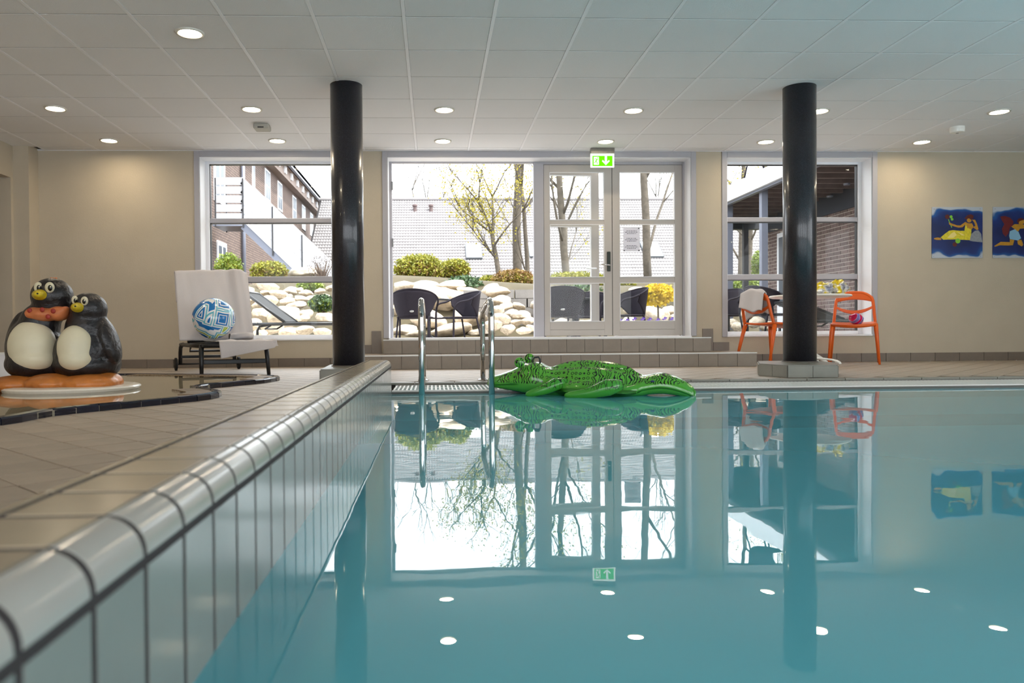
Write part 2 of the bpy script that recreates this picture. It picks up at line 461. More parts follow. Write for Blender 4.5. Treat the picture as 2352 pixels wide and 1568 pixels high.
# walls
W1 = (-2.66, -.945); DO = (-.515, 3.03); W3 = (3.46, 5.2); ZS = .325; ZT = 2.412
wb = MB()
def wseg(x0, x1, z0, z1): wb.box(x0, x1, YB, YB+.30, z0, z1)
wseg(XL-.3, W1[0], 0, 2.75); wseg(W1[1], DO[0], 0, 2.75); wseg(DO[1], W3[0], 0, 2.75); wseg(W3[1], XR+.3, 0, 2.75)
for a in (W1, W3): wseg(a[0], a[1], 0, ZS-.02); wseg(a[0], a[1], ZT, 2.75)
wseg(DO[0], DO[1], 0, .30); wseg(DO[0], DO[1], ZT, 2.75)
struct(wb.build('wall_back', m_wall))
wl = MB()
wl.box(XL-.3, XL, 8.709, YB, 0, ZC+.02); wl.box(XL-.4, XL-.17, 6.9, 8.709, 2.125, ZC+.02); wl.box(XL-.4, XL-.17, -3, 6.9, 0, ZC+.02); 
wl.box(XL-.4, XL-.17, 8.66, 8.709, 0, 2.125)
struct(wl.build('wall_left', m_wall))
al = MB(); al.box(XL-1.5, XL-1.4, 6.5, YB+.2, 0, ZC); al.box(XL-1.4, XL-.3, YB-.01, YB+.2, 0, ZC); al.box(XL-1.4, XL-.4, 6.6, 6.7, 0, ZC)
struct(al.build('wall_alcove', m_wall_alcove))
wr = MB(); wr.box(XR, XR+.2, -3, YB+.3, -1.5, .4); wr.box(XR, XR+.2, -3, YB+.3, 2.4, 2.75); wr.box(XR, XR+.2, 4.6, YB+.3, .4, 2.4)
for y in (-3.0, -.6, 1.8, 4.2): wr.box(XR, XR+.2, y, y+.4, .4, 2.4)  # window openings between these piers are added, out of view, for more daylight
struct(wr.build('wall_right', m_wall))
wr = MB(); wr.box(XL-1.5, XR+.2, -3.2, -3, -1.5, .4); wr.box(XL-1.5, XR+.2, -3.2, -3, 2.4, 2.75)
for x in (XL-1.5, -3.2, -.6, 2.0, 4.6, 7.4): wr.box(x, x+(1.2 if x < -4 or x > 7 else .4), -3.2, -3, .4, 2.4)  # unseen rear wall left open between piers: windows added as daylight fill
struct(wr.build('wall_rear', m_wall))

# skirting tiles on the back wall
bb = struct(MB().box(XL, XR, YB-.006, YB-.001, 0, .098).build('baseboard_back', m_grout))
sk = MB().add(*(lambda b: (b.v, b.f))(MB().box(-.146, .146, -.011, 0, .002, .1))).mesh('skirting_tile', m_basetile)
m_skirt = mat('skirting_tile', rgb(120, 108, 96), .4, vary=.1, rnd=.06); sk.materials[0] = m_skirt
x = XL+.15
while x < XR:
    if not (-.72 < x < 3.38): inst('tile', sk, bb, (x, YB-.001, 0))
    x += .298
for (x0, x1, z0, z1) in ((-1.03, -.715, .145, .245), (-.715, -.60, .145, .405), (3.16, 3.29, .145, .405), (3.29, 3.48, .145, .245)):
    MB().box(x0+.002, x1-.002, YB-.012, YB-.001, z0, z1).build('tile', m_skirt, bb)

# ------------------------------------------------------------------ windows and doors
YF0, YF1 = 9.13, 9.20
def casing(parent, x0, x1, zb, right=True):
    c = MB(); y0, y1 = YB-.014, YB+.001
    for a, b in ((x0-.062, x0), (x1, x1+.062)): c.box(a, b, y0, y1, zb, ZT+.066)
    c.box(x0, x1, y0, y1, ZT, ZT+.066)
    c.build('casing', m_casing, parent, bevel=.004)
    r = MB(); t = .006
    r.box(x0, x0+t, YB, YF0, zb, ZT); r.box(x1-t, x1, YB, YF0, zb, ZT); r.box(x0, x1, YB, YF0, ZT-t, ZT)
    r.build('reveal', m_white, parent)
def pane(parent, x0, x1, z0, z1, y=9.165, name='pane'):
    return MB().box(x0, x1, y-.003, y+.003, z0, z1).build(name, m_glass, parent)
def window(name, op):
    x0, x1 = op
    root = struct(MB().box(x0-.002, x1+.002, YB-.012, YF1+.03, ZS-.02, ZS).build(name, m_white, bevel=.003))
    casing(root, x0, x1, ZS-.02)
    f = MB(); w_ = .046
    f.box(x0, x0+w_, YF0, YF1, ZS, ZT); f.box(x1-w_, x1, YF0, YF1, ZS, ZT)
    f.box(x0+w_, x1-w_, YF0, YF1, ZS, .368); f.box(x0+w_, x1-w_, YF0, YF1, 2.378, ZT)
    f.build('frame', m_white, root, bevel=.005)
    for z0, z1 in ((.991, 1.058), (1.688, 1.744)):
        MB().box(x0+w_, x1-w_, YF0+.008, YF1, z0, z1).build('glazing_bar', m_casing, root, bevel=.01)
    for z0, z1 in ((.368, .991), (1.058, 1.688), (1.744, 2.378)): pane(root, x0+w_, x1-w_, z0, z1)
    g = MB()
    for z0, z1 in ((.368, .991), (1.058, 1.688), (1.744, 2.378)):
        for a, b in ((x0+w_, x0+w_+.007), (x1-w_-.007, x1-w_)): g.box(a, b, YF0+.02, YF1, z0, z1)
        g.box(x0+w_, x1-w_, YF0+.02, YF1, z1-.007, z1)
    g.build('gasket', m_black, root)
    return root
window('window_1', W1); window('window_2', W3)
door = struct(MB().box(DO[0], DO[1], YB-.02, YF1+.06, .30, .322).build('door_1', m_white, bevel=.003))
casing(door, DO[0], DO[1], .32)
f = MB(); f.box(DO[0], -.477, YF0, YF1, .32, ZT); f.box(1.205, 1.325, YF0-.01, YF1, .32, 2.392); f.box(3.0, DO[1], YF0, YF1, .32, ZT)
f.box(-.477, 1.205, YF0, YF1, 2.392, ZT); f.box(1.205, 3.0, YF0, YF1, 2.374, ZT)
f.build('frame', m_casing, door, bevel=.006)
def leaf(x0, x1, gx0, gx1, name='leaf', y0=YF0+.004, y1=YF1-.01, par=door):
    lf = MB(); zb, zt = .332, 2.371
    lf.box(x0, gx0, y0, y1, zb, zt); lf.box(gx1, x1, y0, y1, zb, zt)
    for z0, z1 in ((zb, .4015), (.4045, .5015), (.962, 1.03), (1.662, 1.714), (2.283, zt)): lf.box(gx0, gx1, y0+(.004 if .9 < z0 < 2 else 0), y1, z0, z1)
    lf.box(gx0, gx1, y0+.006, y1, .4015, .4045)
    L = lf.build(name, m_door, par, bevel=.004)
    for z0, z1 in ((.5015, .962), (1.03, 1.662), (1.714, 2.283)):
        pane(L, gx0, gx1, z0, z1, (y0+y1)/2)
        b = MB(); t = .006
        b.box(gx0, gx0+t, y0-.003, y0+.01, z0, z1); b.box(gx1-t, gx1, y0-.003, y0+.01, z0, z1); b.box(gx0+t, gx1-t, y0-.003, y0+.01, z0, z0+t); b.box(gx0+t, gx1-t, y0-.003, y0+.01, z1-t, z1)
        b.build('glazing_bead', m_white, L)
    return L
L1 = leaf(1.329, 2.146, 1.398, 2.052); L2 = leaf(2.153, 2.996, 2.239, 2.906)
MB().box(2.146, 2.153, YF0+.012, YF1-.012, .332, 2.371).build('meeting_gap', m_black, door)
MB().box(1.329, 2.996, YF0+.004, YF1-.012, 2.371, 2.378).build('head_gap', m_black, door)
hp = MB().box(2.083, 2.126, YF0-.012, YF0+.004, 1.10, 1.335).build('lock_plate', mat('lock_plate', rgb(46, 50, 44), .35, metal=.6), L1, bevel=.006)
hm = MB().tube([(2.105, YF0-.012, 1.17), (2.105, YF0-.055, 1.17), (2.09, YF0-.062, 1.171), (2.0, YF0-.062, 1.178)], .0095, 10)
hm.build('lever_handle', m_chrome, hp, smooth=True)
hg = MB().lathe([(.011, -.05), (.011, .05)], 10).mesh('hinge', m_steel)
for z in (.62, 1.45, 2.12): inst('hinge', hg, door, (-.474, YF0-.006, z))
# the opened leaf folded back outside behind the left fixed leaf
op = leaf(0, .80, .085, .70, 'open_leaf', -.03, .03, None); op.parent = door
op.location = (1.24, 9.30, 0); op.rotation_euler = (0, 0, math.radians(6))
MB().tube([(.75, -.03, 1.15), (.75, -.075, 1.15), (.62, -.08, 1.15)], .009, 8).build('lever_handle', m_white, op, smooth=True)
pt = MB().box(0, .2, 0, .002, 0, .285); pa = at(1432, 577, 9.15); notice = pt.build('paper_notice', mat('paper', rgb(222, 222, 236), .8), None, (pa.x, 9.153, pa.z))
set_props(notice, 'white printed paper notice taped inside the right glass door', 'notice')
tx = MB(); random.seed(5)
for g0 in (.245, .155, .068):
    for r in range(3):
        z = g0-r*.0165; wd = (.062, .078, .056)[r]; x = .1-wd
        while x < .1+wd:
            l_ = random.uniform(.008, .026); tx.box(x, min(x+l_, .1+wd), -.0008, 0, z-.0035, z+.0035); x += l_+.006
tx.build('print', mat('ink', rgb(96, 98, 116), .8), notice)['kind'] = 'stuff'
for x, z in ((.002, .003), (.18, .003), (.18, .268)): MB().box(x, x+.016, -.0012, 0, z, z+.014).build('tape', m_black, notice)

# ------------------------------------------------------------------ steps at the door
def tiled_block(name, x0, x1, y0, y1, z0, z1, tw, label, cat, mt, left=True, right=True):
    root = MB().box(x0+.008, x1-.008, y0+.008, y1, z0, z1-.008).build(name, m_grout)
    set_props(root, label, cat)
    n = max(1, round((x1-x0)/tw)); w_ = (x1-x0)/n
    ft = MB().box(-w_/2+.002, w_/2-.002, 0, .009, z0+.003, z1-.003).mesh('riser_tile', mt)
    d = y1-y0; nt = max(1, round(d/.3)); dd = d/nt
    tt = MB().box(-w_/2+.002, w_/2-.002, -dd/2+.002, dd/2-.002, z1-.009, z1).mesh('tread_tile', mt)
    for i in range(n):
        inst('tile', ft, root, (x0+w_*(i+.5), y0, 0))
        for j in range(nt): inst('tile', tt, root, (x0+w_*(i+.5), y0+dd*(j+.5), 0))
    st_ = MB().box(0, .009, -dd/2+.002, dd/2-.002, z0+.003, z1-.003).mesh('side_tile', mt)
    for j in range(nt):
        if left: inst('tile', st_, root, (x0, y0+dd*(j+.5), 0))
        if right: inst('tile', st_, root, (x1-.009, y0+dd*(j+.5), 0))
    MB().box(x0-.002, x1+.002, y0-.004, y0+.006, z1-.008, z1+.003).build('nosing', mat('step_nosing', rgb(226, 228, 226), .3), root)
    return root
s1 = tiled_block('entrance_step', -.96, 3.42, 8.0, YB-.013, 0, .145, .21, 'wide lower tiled step below the glass doors', 'step', m_steptile)
s2 = tiled_block('entrance_step', -.555, 3.13, 8.55, YB-.013, .146, .305, .21, 'upper tiled step flush with the door sill', 'step', m_steptile)

# ------------------------------------------------------------------ pool: basin, water, gutter, curb
pb = MB(); D = -1.35
pb.add([(CURB_X-.02, -3, D), (XR, -3, D), (XR, PEDGE, D), (CURB_X-.02, PEDGE, D)], [(0, 1, 2, 3)])
pb.box(CURB_X-.02, XR, PEDGE, PEDGE+.1, D, -.045); pb.box(CURB_X-.12, CURB_X-.012, -3, PEDGE+.1, D, -.4)
pb.box(XR-.01, XR, -3, PEDGE, D, 0)
struct(pb.build('pool_basin', m_pool))
wt = MB().add([(CURB_X-.01, -3, WZ), (XR, -3, WZ), (XR, PEDGE, WZ), (CURB_X-.01, PEDGE, WZ)], [(0, 1, 2, 3)]).build('pool_water', m_water)
set_props(wt, 'calm teal water filling the swimming pool', 'water', kind='stuff')
# gutter
gt = MB(); gt.box(CURB_IN, XR, PEDGE, DECK0+.02, -.3, -.22); gt.box(CURB_X, XR, PEDGE, PEDGE+.045, -.10, -.024); gt.box(CURB_X, XR, DECK0-.10, DECK0, -.10, -.012)
gut = struct(gt.build('overflow_channel', mat('gutter_tile', rgb(84, 80, 74), .5, vary=.1)))
lip = MB().box(-.148, .148, 0, .09, -.012, .002).mesh('edge_tile', m_basetile)
x = CURB_IN+.15
while x < XR: inst('edge_tile', lip, gut, (x, DECK0-.09, 0)); x += .302
grate = empty('overflow_grate', (0, PEDGE+.05, -.02)); set_props(grate, 'white slatted overflow grate along the far pool edge', 'grate')
slat = MB().box(-.006, .006, 0, .50, .0032, .004).mesh('slat', m_plasticwhite)
x = CURB_X+.012; n = 0
while x < 7.6 and n < 298: inst('slat', slat, grate, (x, 0, 0)); x += .029; n += 1
for y0 in (.0, .235, .475): MB().box(CURB_X, x, y0, y0+.025, -.012, .0032).build('cross_bar', m_plasticwhite, grate)
# curb along the left of the pool
R_ = .040
cb = MB(); cb.box(CURB_IN+.004, CURB_X-.0012, -3, PEDGE-.006, -.6, .158); cb.box(CURB_IN+.004, CURB_X-.040, -3, PEDGE-.006, .158, .1948)
cb.grid(lambda u, v: Vector((CURB_X-R_+(R_-.0012)*math.sin(u*PI/2), -3+(PEDGE+2.994)*v, .196-R_+(R_-.0012)*math.cos(u*PI/2))), 10, 1)
curb = cb.build('pool_curb', m_curbgrout); set_props(curb, 'raised glazed tile curb running along the left side of the pool', 'curb')
TPY = .1168; Y0 = .654; ZTOP = .196; hw = TPY/2-.0062
R = .040; prof = [(-.325+.005, ZTOP)]+[(CURB_X-R+R*math.sin(a), ZTOP-R+R*math.cos(a)) for a in [PI/2*i/8 for i in range(0, 9)]]+[(CURB_X, .150+.005)]
def bull(h):
    b = MB(); p = prof+[(CURB_X-.02, .155), (-.320, .155)]
    k_ = len(p); vs = [(x, -h, z) for x, z in p]+[(x, h, z) for x, z in p]
    b.add(vs, [(i, i+k_, (i+1) % k_+k_, (i+1) % k_) for i in range(k_)])
    return b.add(vs, [tuple(range(k_)), tuple(range(2*k_-1, k_-1, -1))])
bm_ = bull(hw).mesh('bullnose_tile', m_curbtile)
for p in bm_.polygons: p.use_smooth = len(p.vertices) == 4 and p.index < 10
tm_ = MB().add(*(lambda b: (b.v, b.f))(cbox(.098, 2*hw, .012, .0012))).mesh('curb_top_tile', m_curbtop)
fm_ = MB().box(CURB_X-.01, CURB_X, -hw, hw, -.097, .144).mesh('curb_face_shaded_tile', m_curbface_shaded)
fm2_ = MB().box(CURB_X-.01, CURB_X, -hw, hw, -.345, -.105).mesh('curb_lower_tile', m_curbface_shaded)
im_ = MB().box(CURB_IN, CURB_IN+.009, -hw, hw, .003, .197).mesh('curb_inner_tile', m_curbtop)
kmin = -int((Y0+.6)/TPY); kmax = int((PEDGE-Y0)/TPY)-1
for i in range(kmin, kmax+1):
    yc = Y0+TPY*(i+.5)
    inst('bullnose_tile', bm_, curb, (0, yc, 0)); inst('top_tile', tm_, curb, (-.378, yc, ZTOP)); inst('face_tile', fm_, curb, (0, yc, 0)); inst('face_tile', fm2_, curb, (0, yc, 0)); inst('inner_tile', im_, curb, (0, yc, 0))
yend = Y0+TPY*(kmax+1)
he = (PEDGE-yend)/2-.002
if he > .01:
    yc = (PEDGE+yend)/2
    inst('bullnose_tile', bull(he).mesh('bullnose_end', m_curbtile), curb, (0, yc, 0)); MB().box(-.442, -.328, -he, he, ZTOP-.012, ZTOP).build('top_tile', m_curbtop, curb, (0, yc, 0))
    MB().box(CURB_X-.01, CURB_X, -he, he, -.097, .147).build('face_tile', m_curbface_shaded, curb, (0, yc, 0))
# pool ladder
lad = empty('pool_ladder', (.155, 5.17, 0)); set_props(lad, 'chrome handrail ladder standing in the pool by the far edge', 'ladder')
def rail(x):
    p = [(x, 0, -.95), (x, 0, .40)]+arc((x, .13, .47), .13, 180, 100, 8, 'yz')[0:]
    p += [Vector((x, .45, .585)), Vector((x, .72, .555))]+arc((x, .80, .43), .12, 80, 0, 8, 'yz')+[(x, .92, .3), (x, .92, 0)]
    return MB().tube(p, .0205, 16)
for x in (-.236, .236): rail(x).build('handrail', m_chrome, lad, smooth=True)
for x in (-.236, .236): MB().lathe([(.045, 0), (.045, .006), (.03, .012)], 20, (x, .92, 0)).build('floor_flange', m_chrome, lad, smooth=False)
for z in (-.28, -.55, -.82): MB().box(-.236, .236, -.04, .05, z-.012, z+.012).build('tread', m_steel, lad, bevel=.006)

# ------------------------------------------------------------------ columns
def column(x, y, base, label):
    root = empty('column', (x, y, 0)); set_props(root, label, 'column')
    sh = MB().lathe([(.136, .1), (.136, ZC+.005)], 64)
    o = sh.build('shaft', m_column, root)
    for p in o.data.polygons: p.use_smooth = len(p.vertices) == 4
    bp_ = [(a-x, b-y) for a, b in base]
    pl = MB().prism(bp_, 0, .1-.008).build('plinth', m_grout, root)
    n = len(bp_)
    for i in range(n):
        a = Vector(bp_[i]+(0,)); b = Vector(bp_[(i+1) % n]+(0,)); L = (b-a).length; k_ = max(1, round(L/.17)); d = (b-a)/L; nn = Vector((d.y, -d.x, 0))
        for j in range(k_):
            p0 = a+d*(L*j/k_+.002); p1 = a+d*(L*(j+1)/k_-.002)
            MB().obox((p0+p1)/2+nn*.002+Vector((0, 0, .047)), (p1-p0)/2, nn*.005, Vector((0, 0, .044))).build('tile', m_basetile, pl)
        # top tiles as wedges to the shaft
        q0 = a.normalized()*.12; q1 = b.normalized()*.12; sh_ = .006
        c4 = [(a.x, a.y), (b.x, b.y), (q1.x, q1.y), (q0.x, q0.y)]; c = (sum(p[0] for p in c4)/4, sum(p[1] for p in c4)/4)
        c4 = [(p[0]+(c[0]-p[0])*.02, p[1]+(c[1]-p[1])*.02) for p in c4]
        MB().prism(c4, .092, .1).build('tile', m_basetile, pl)
    MB().lathe([(.150, .099), (.146, .108), (.136, .110)], 48, cap=False).build('sealant_ring', m_grout, root, smooth=True)
    return root
column(-.723, 6.58, [(-.885, 6.03), (-.47, 6.03), (-.47, 6.95), (-.96, 6.95), (-.96, 6.5)][0:2]+[(-.47, 6.95), (-.93, 6.95)], 'dark granite column standing on a tiled plinth behind the pool curb')
column(3.193, 6.58, [(2.805, 5.985), (3.2, 5.965), (3.44, 6.42), (3.42, 6.88), (2.96, 6.90), (2.73, 6.34)], 'dark granite column on an angular plinth beside the orange chairs')

# ------------------------------------------------------------------ ceiling lights, detectors, exit sign
ring = MB().lathe([(.074, -.002), (.078, -.010), (.094, -.012), (.098, 0), (.098, .004)], 36, cap=False)
disc = MB().lathe([(.0, .0), (.077, .0)], 32, cap=False)
ringm = ring.mesh('lamp_ring', mat('lamp_ring', rgb(210, 206, 196), .35), True); discm = disc.mesh('lamp_disc', m_lamp)
discm.flip_normals()
LX = [-3.48, -1.68, .12, 1.92, 3.72, 5.50]
pos = ['at the far left corner', 'second from the left', 'third from the left', 'above the exit door', 'second from the right', 'furthest right']
for r, y, nm in ((0, 8.45, 'row beside the window wall'), (1, 7.27, 'second row from the window wall')):
    for i, x in enumerate(LX):
        o = empty('ceiling_light', (x, y, ZC)); where = ['leftmost', 'second from the left', 'third from the left', 'third from the right', 'second from the right', 'rightmost'][i]
        set_props(o, 'round recessed ceiling light, %s in the %s' % (where, nm), 'light', 'recessed ceiling lights')
        inst('rim', ringm, o); inst('diffuser', discm, o, (0, 0, -.001))
def extra_light(x, y, label):
    o = empty('ceiling_light', (x, y, ZC)); set_props(o, label, 'light', 'recessed ceiling lights'); inst('rim', ringm, o); inst('diffuser', discm, o, (0, 0, -.001))
extra_light(-1.68, 5.45, 'large near recessed ceiling light at the upper left of the picture')
for x, y, wh in ((-3.48, 3.6, 'above the wading pool'), (-1.68, 3.0, 'above the left deck beside the curb'), (-3.48, 1.0, 'above the near left corner of the wading pool'), (-1.68, .6, 'above the near end of the left deck'), (7.1, 2.6, 'above the right pool side'), (7.1, .4, 'above the near right pool corner'), (2.0, -1.8, 'above the middle of the near pool end'), (5.0, -1.8, 'above the right of the near pool end'), (-1.0, -1.8, 'above the curb at the near pool end')):
    extra_light(x, y, 'round recessed ceiling light '+wh)
d1 = MB().box(-.075, .075, -.075, .075, -.055, 0).build('smoke_detector', mat('sensor_grey', rgb(170, 167, 158), .5), None, (-1.704, 7.82, ZC), bevel=.012)
set_props(d1, 'small white box sensor on the ceiling beside the left column', 'sensor'); MB().box(-.03, .03, -.077, -.07, -.048, -.036).build('sensor_slot', m_black, d1)
d2 = MB().lathe([(.04, -.062), (.066, -.056), (.07, -.03), (.07, 0)], 28).build('smoke_detector', m_plasticwhite, None, (5.48, 7.84, ZC), smooth=False)
set_props(d2, 'round white smoke detector on the ceiling at the right', 'detector'); MB().lathe([(.012, -.066), (.016, -.06)], 12).build('sensor_button', m_steel, d2)
sg = empty('exit_sign', (1.955, 8.78, ZC)); set_props(sg, 'green illuminated exit sign with running figure and down arrow', 'sign')
MB().box(-.137, .137, -.03, .03, -.062, 0).build('housing', mat('sign_housing', rgb(128, 122, 114), .4, vary=.15, vscale=30), sg, bevel=.004)
pl = MB().box(-.136, .136, -.008, .008, -.218, -.062).build('light_panel', m_signwhite, sg)
MB().box(-.116, .116, -.0105, -.008, -.205, -.088).build('green_field', m_signgreen, pl)
sy = -.0125
MB().box(-.101, -.042, sy, -.0105, -.19, -.1).build('doorway_symbol', m_signwhite, pl)
def poly_xz(pts, y, th): 
    n = len(pts); b = MB(); b.add([(x, y, z) for x, z in pts]+[(x, y+th, z) for x, z in pts], [tuple(range(n)), tuple(range(2*n-1, n-1, -1))]+[(i, i+n, (i+1) % n+n, (i+1) % n) for i in range(n)]); return b
poly_xz([(.026, -.09), (.052, -.09), (.052, -.157), (.074, -.135), (.084, -.148), (.039, -.195), (-.006, -.148), (.004, -.135), (.026, -.157)], sy, .002).build('arrow', m_signwhite, pl)
rf = MB()
rf.bar((-.067, sy-.001, -.13), (-.078, sy-.001, -.152), .002, .012, (0, 1, 0))
for a, b, wd in (((-.064, -.124), (-.078, -.152), .012), ((-.064, -.126), (-.048, -.138), .006), ((-.068, -.124), (-.086, -.120), .006), ((-.086, -.12), (-.092, -.134), .005), ((-.078, -.150), (-.064, -.164), .008), ((-.064, -.164), (-.062, -.182), .007), ((-.078, -.152), (-.086, -.166), .008), ((-.086, -.166), (-.1, -.166), .006)):
    a3 = Vector((a[0], sy-.001, a[1])); b3 = Vector((b[0], sy-.001, b[1])); rf.bar(a3, b3, .002, wd, Vector((b[0]-a[0], 0, b[1]-a[1])).cross(Vector((0, 1, 0))))
rf.lathe([(.0, 0), (.0065, 0)], 12, cap=False)
hd = rf.v[-24:]; rf.v[-24:] = [(-.056+x, sy-.002, -.113+y) for x, y, z in hd]
rf.build('running_figure', m_signgreen, pl)

# ------------------------------------------------------------------ wading pool on the left deck
wp = MB(); n = len(kid_s)
wp.add([(x, y, .012) for x, y in kid_s], [tuple(range(n))])
wade = wp.build('wading_pool', mat('wading_lining', rgb(206, 196, 176), .45, vary=.05, vscale=2))
set_props(wade, 'shallow wading pool with a winding dark blue tile rim', 'pool')
ko = [Vector((x, y, 0)) for x, y in kid_s]
seg = [(ko[(i+1) % n]-ko[i]).length for i in range(n)]; tot = sum(seg)
def on_path(s_):
    s_ %= tot; i = 0
    while s_ > seg[i]: s_ -= seg[i]; i += 1
    d = (ko[(i+1) % n]-ko[i])/seg[i]; return ko[i]+d*s_, d
nt = int(tot/.122); stp = tot/nt
rimb = MB()
rim_prof = [(0, 0), (0, .026), (.006, .034), (.040, .036), (.048, .030), (.05, .010)]
ct = MB(); kk = len(rim_prof)
hh = stp/2-.0022
ct.add([(-hh, -a, z) for a, z in rim_prof]+[(hh, -a, z) for a, z in rim_prof], [(i, i+1, i+1+kk, i+kk) for i in range(kk-1)]+[tuple(range(kk))[::-1], tuple(range(kk, 2*kk))])
ctm = ct.mesh('rim_tile', m_navy)
for i in range(nt):
    p, d = on_path(stp*(i+.5)); p1, d1 = on_path(stp*(i+.05)); p2, d2 = on_path(stp*(i+.95))
    d = (p2-p1).normalized()
    inst('rim_tile', ctm, wade, (p.x, p.y, 0), (0, 0, math.atan2(d.y, d.x)+PI))
gr = []
for (x, y) in kid_s:
    gr.append((x, y))
ring_o, ring_i = [], []
for i in range(n):
    d = (ko[(i+1) % n]-ko[i-1]).normalized(); nn = Vector((-d.y, d.x, 0))
    ring_o.append(ko[i]+nn*.003); ring_i.append(ko[i]+nn*.047)
rb_ = MB(); rb_.add([(p.x, p.y, .0) for p in ring_o]+[(p.x, p.y, .028) for p in ring_o]+[(p.x, p.y, .028) for p in ring_i]+[(p.x, p.y, .0) for p in ring_i],
                    [(l*n+i, l*n+(i+1) % n, (l+1)*n+(i+1) % n, (l+1)*n+i) for l in range(3) for i in range(n)])
rb_.build('rim_mortar', mat('rim_mortar', rgb(150, 140, 122), .8), wade)
kw = MB().add([(p.x, p.y, .027) for p in ring_i], [tuple(range(n))]).build('wading_water', m_kidwater)
set_props(kw, 'thin clear sheet of water in the wading pool', 'water', kind='stuff')
# brown overflow slats inside the two rounded lobes
slm = MB().box(-.011, .011, .055, .20, .014, .031).mesh('slat', m_brown_grate)
def path_s(x, y):
    best = min(range(n), key=lambda i: (ko[i].x-x)**2+(ko[i].y-y)**2); return sum(seg[:best])
for a, b in ((path_s(-1.30, 4.5), path_s(-1.5, 5.06)), (path_s(-1.30, 5.95), path_s(-2.6, 6.98))):
    s_ = a
    while s_ < b:
        p, d = on_path(s_); inst('slat', slm, wade, (p.x, p.y, 0), (0, 0, math.atan2(d.y, d.x))); s_ += .036
lw = tiled_block('spa_wall', -4.6, -3.52, 6.5, 7.1, 0, .232, .28, 'low white tiled spa wall at the far left behind the penguins', 'wall', mat('white_tile', rgb(228, 228, 230), .25))
# penguin statue
PY = 5.05
pen = empty('penguin_statue', (-2.36, PY, .03)); set_props(pen, 'painted statue of two black penguins on an orange rock in the wading pool', 'statue')
pl0 = Vector((-2.36, PY, .03))
def loc(px, py, Y): return at(px, py, Y)-pl0
def rad(px, Y=PY): return px*Y/F_PX
ds = MB().lathe([(.38, -.018), (.40, .0), (.41, .014), (.40, .024), (.36, .030)], 56, (.02, .02, 0)).build('round_base', mat('white_gelcoat', rgb(222, 216, 204), .25), pen, smooth=False)
def voxel(o, size, it=6):
    r = o.modifiers.new('r', 'REMESH'); r.mode = 'VOXEL'; r.voxel_size = size; r.use_smooth_shade = True
    s_ = o.modifiers.new('s', 'SMOOTH'); s_.factor = .5; s_.iterations = it; return o
rk = MB()
for px, py, rx, ry, Y, dp in ((40, 882, 62, 18, PY-.1, .17), (120, 880, 60, 20, PY-.13, .16), (205, 880, 64, 20, PY-.1, .18), (240, 878, 40, 22, PY-.02, .14), (110, 876, 90, 22, PY+.12, .2), (215, 872, 55, 20, PY+.14, .16), (-5, 884, 30, 12, PY-.05, .12)):
    rk.ell(loc(px, py, Y), (rad(rx, Y), dp, rad(ry, Y)*1.15), 20, 12)
voxel(rk.build('rock', m_rockorange, pen, smooth=True), .012, 4)
bg_ = MB()
def E(b, px, py, rx, ry, Y, dp, nu=28, nv=18, tilt=0):
    b.ell(loc(px, py, Y), (rad(rx, Y), dp, rad(ry, Y)), nu, nv, Matrix.Rotation(math.radians(tilt), 3, 'Y') if tilt else None)
# big penguin and small penguin fused, as in the casting
E(bg_, 80, 800, 60, 72, PY, .17); E(bg_, 82, 835, 62, 38, PY, .19); E(bg_, 92, 745, 42, 48, PY, .13)
E(bg_, 120, 680, 44, 41, PY, .135); E(bg_, 122, 700, 40, 30, PY, .12); E(bg_, 112, 720, 36, 26, PY, .11)
E(bg_, 42, 775, 22, 62, PY+.03, .09, tilt=14)
E(bg_, 190, 810, 60, 62, PY-.04, .17); E(bg_, 195, 838, 66, 34, PY-.02, .19); E(bg_, 200, 760, 46, 56, PY-.02, .14)
E(bg_, 204, 710, 39, 38, PY-.03, .125); E(bg_, 206, 735, 37, 30, PY-.02, .115)
E(bg_, 252, 782, 18, 56, PY-.03, .10, tilt=-18); E(bg_, 252, 835, 24, 28, PY+.02, .1)
E(bg_, 135, 830, 30, 45, PY+.02, .13)
voxel(bg_.build('penguin_bodies', m_pengblack, pen, smooth=True), .011, 7)
def on_front(px, py, Y, b): pass
bl = MB(); E(bl, 74, 796, 52, 60, PY-.082, .115); E(bl, 78, 824, 47, 31, PY-.094, .11); voxel(bl.build('belly', m_cream, pen, smooth=True), .010, 6)
bl = MB(); E(bl, 174, 800, 39, 53, PY-.138, .105); E(bl, 176, 824, 37, 29, PY-.145, .105); voxel(bl.build('belly', m_cream, pen, smooth=True), .010, 6)
sc_ = MB()
for px, py, rx, ry, Y, dp in ((80, 720, 20, 15, PY-.08, .07), (105, 722, 32, 16, PY-.075, .10), (135, 720, 22, 17, PY-.07, .09), (150, 712, 10, 9, PY-.09, .05), (112, 716, 42, 13, PY-.01, .135)):
    sc_.ell(loc(px, py, Y), (rad(rx, Y), dp, rad(ry, Y)), 18, 10)
scarf = voxel(sc_.build('scarf', m_scarf, pen, smooth=True), .010, 3)
for px, py, Y in ((68, 713, PY-.145), (81, 723, PY-.152), (97, 711, PY-.174), (110, 727, PY-.172), (122, 714, PY-.170)):
    MB().ell(loc(px, py, Y), (rad(5.5), .006, rad(5.5)), 14, 8).build('dot', m_scarfdot, scarf, smooth=True)
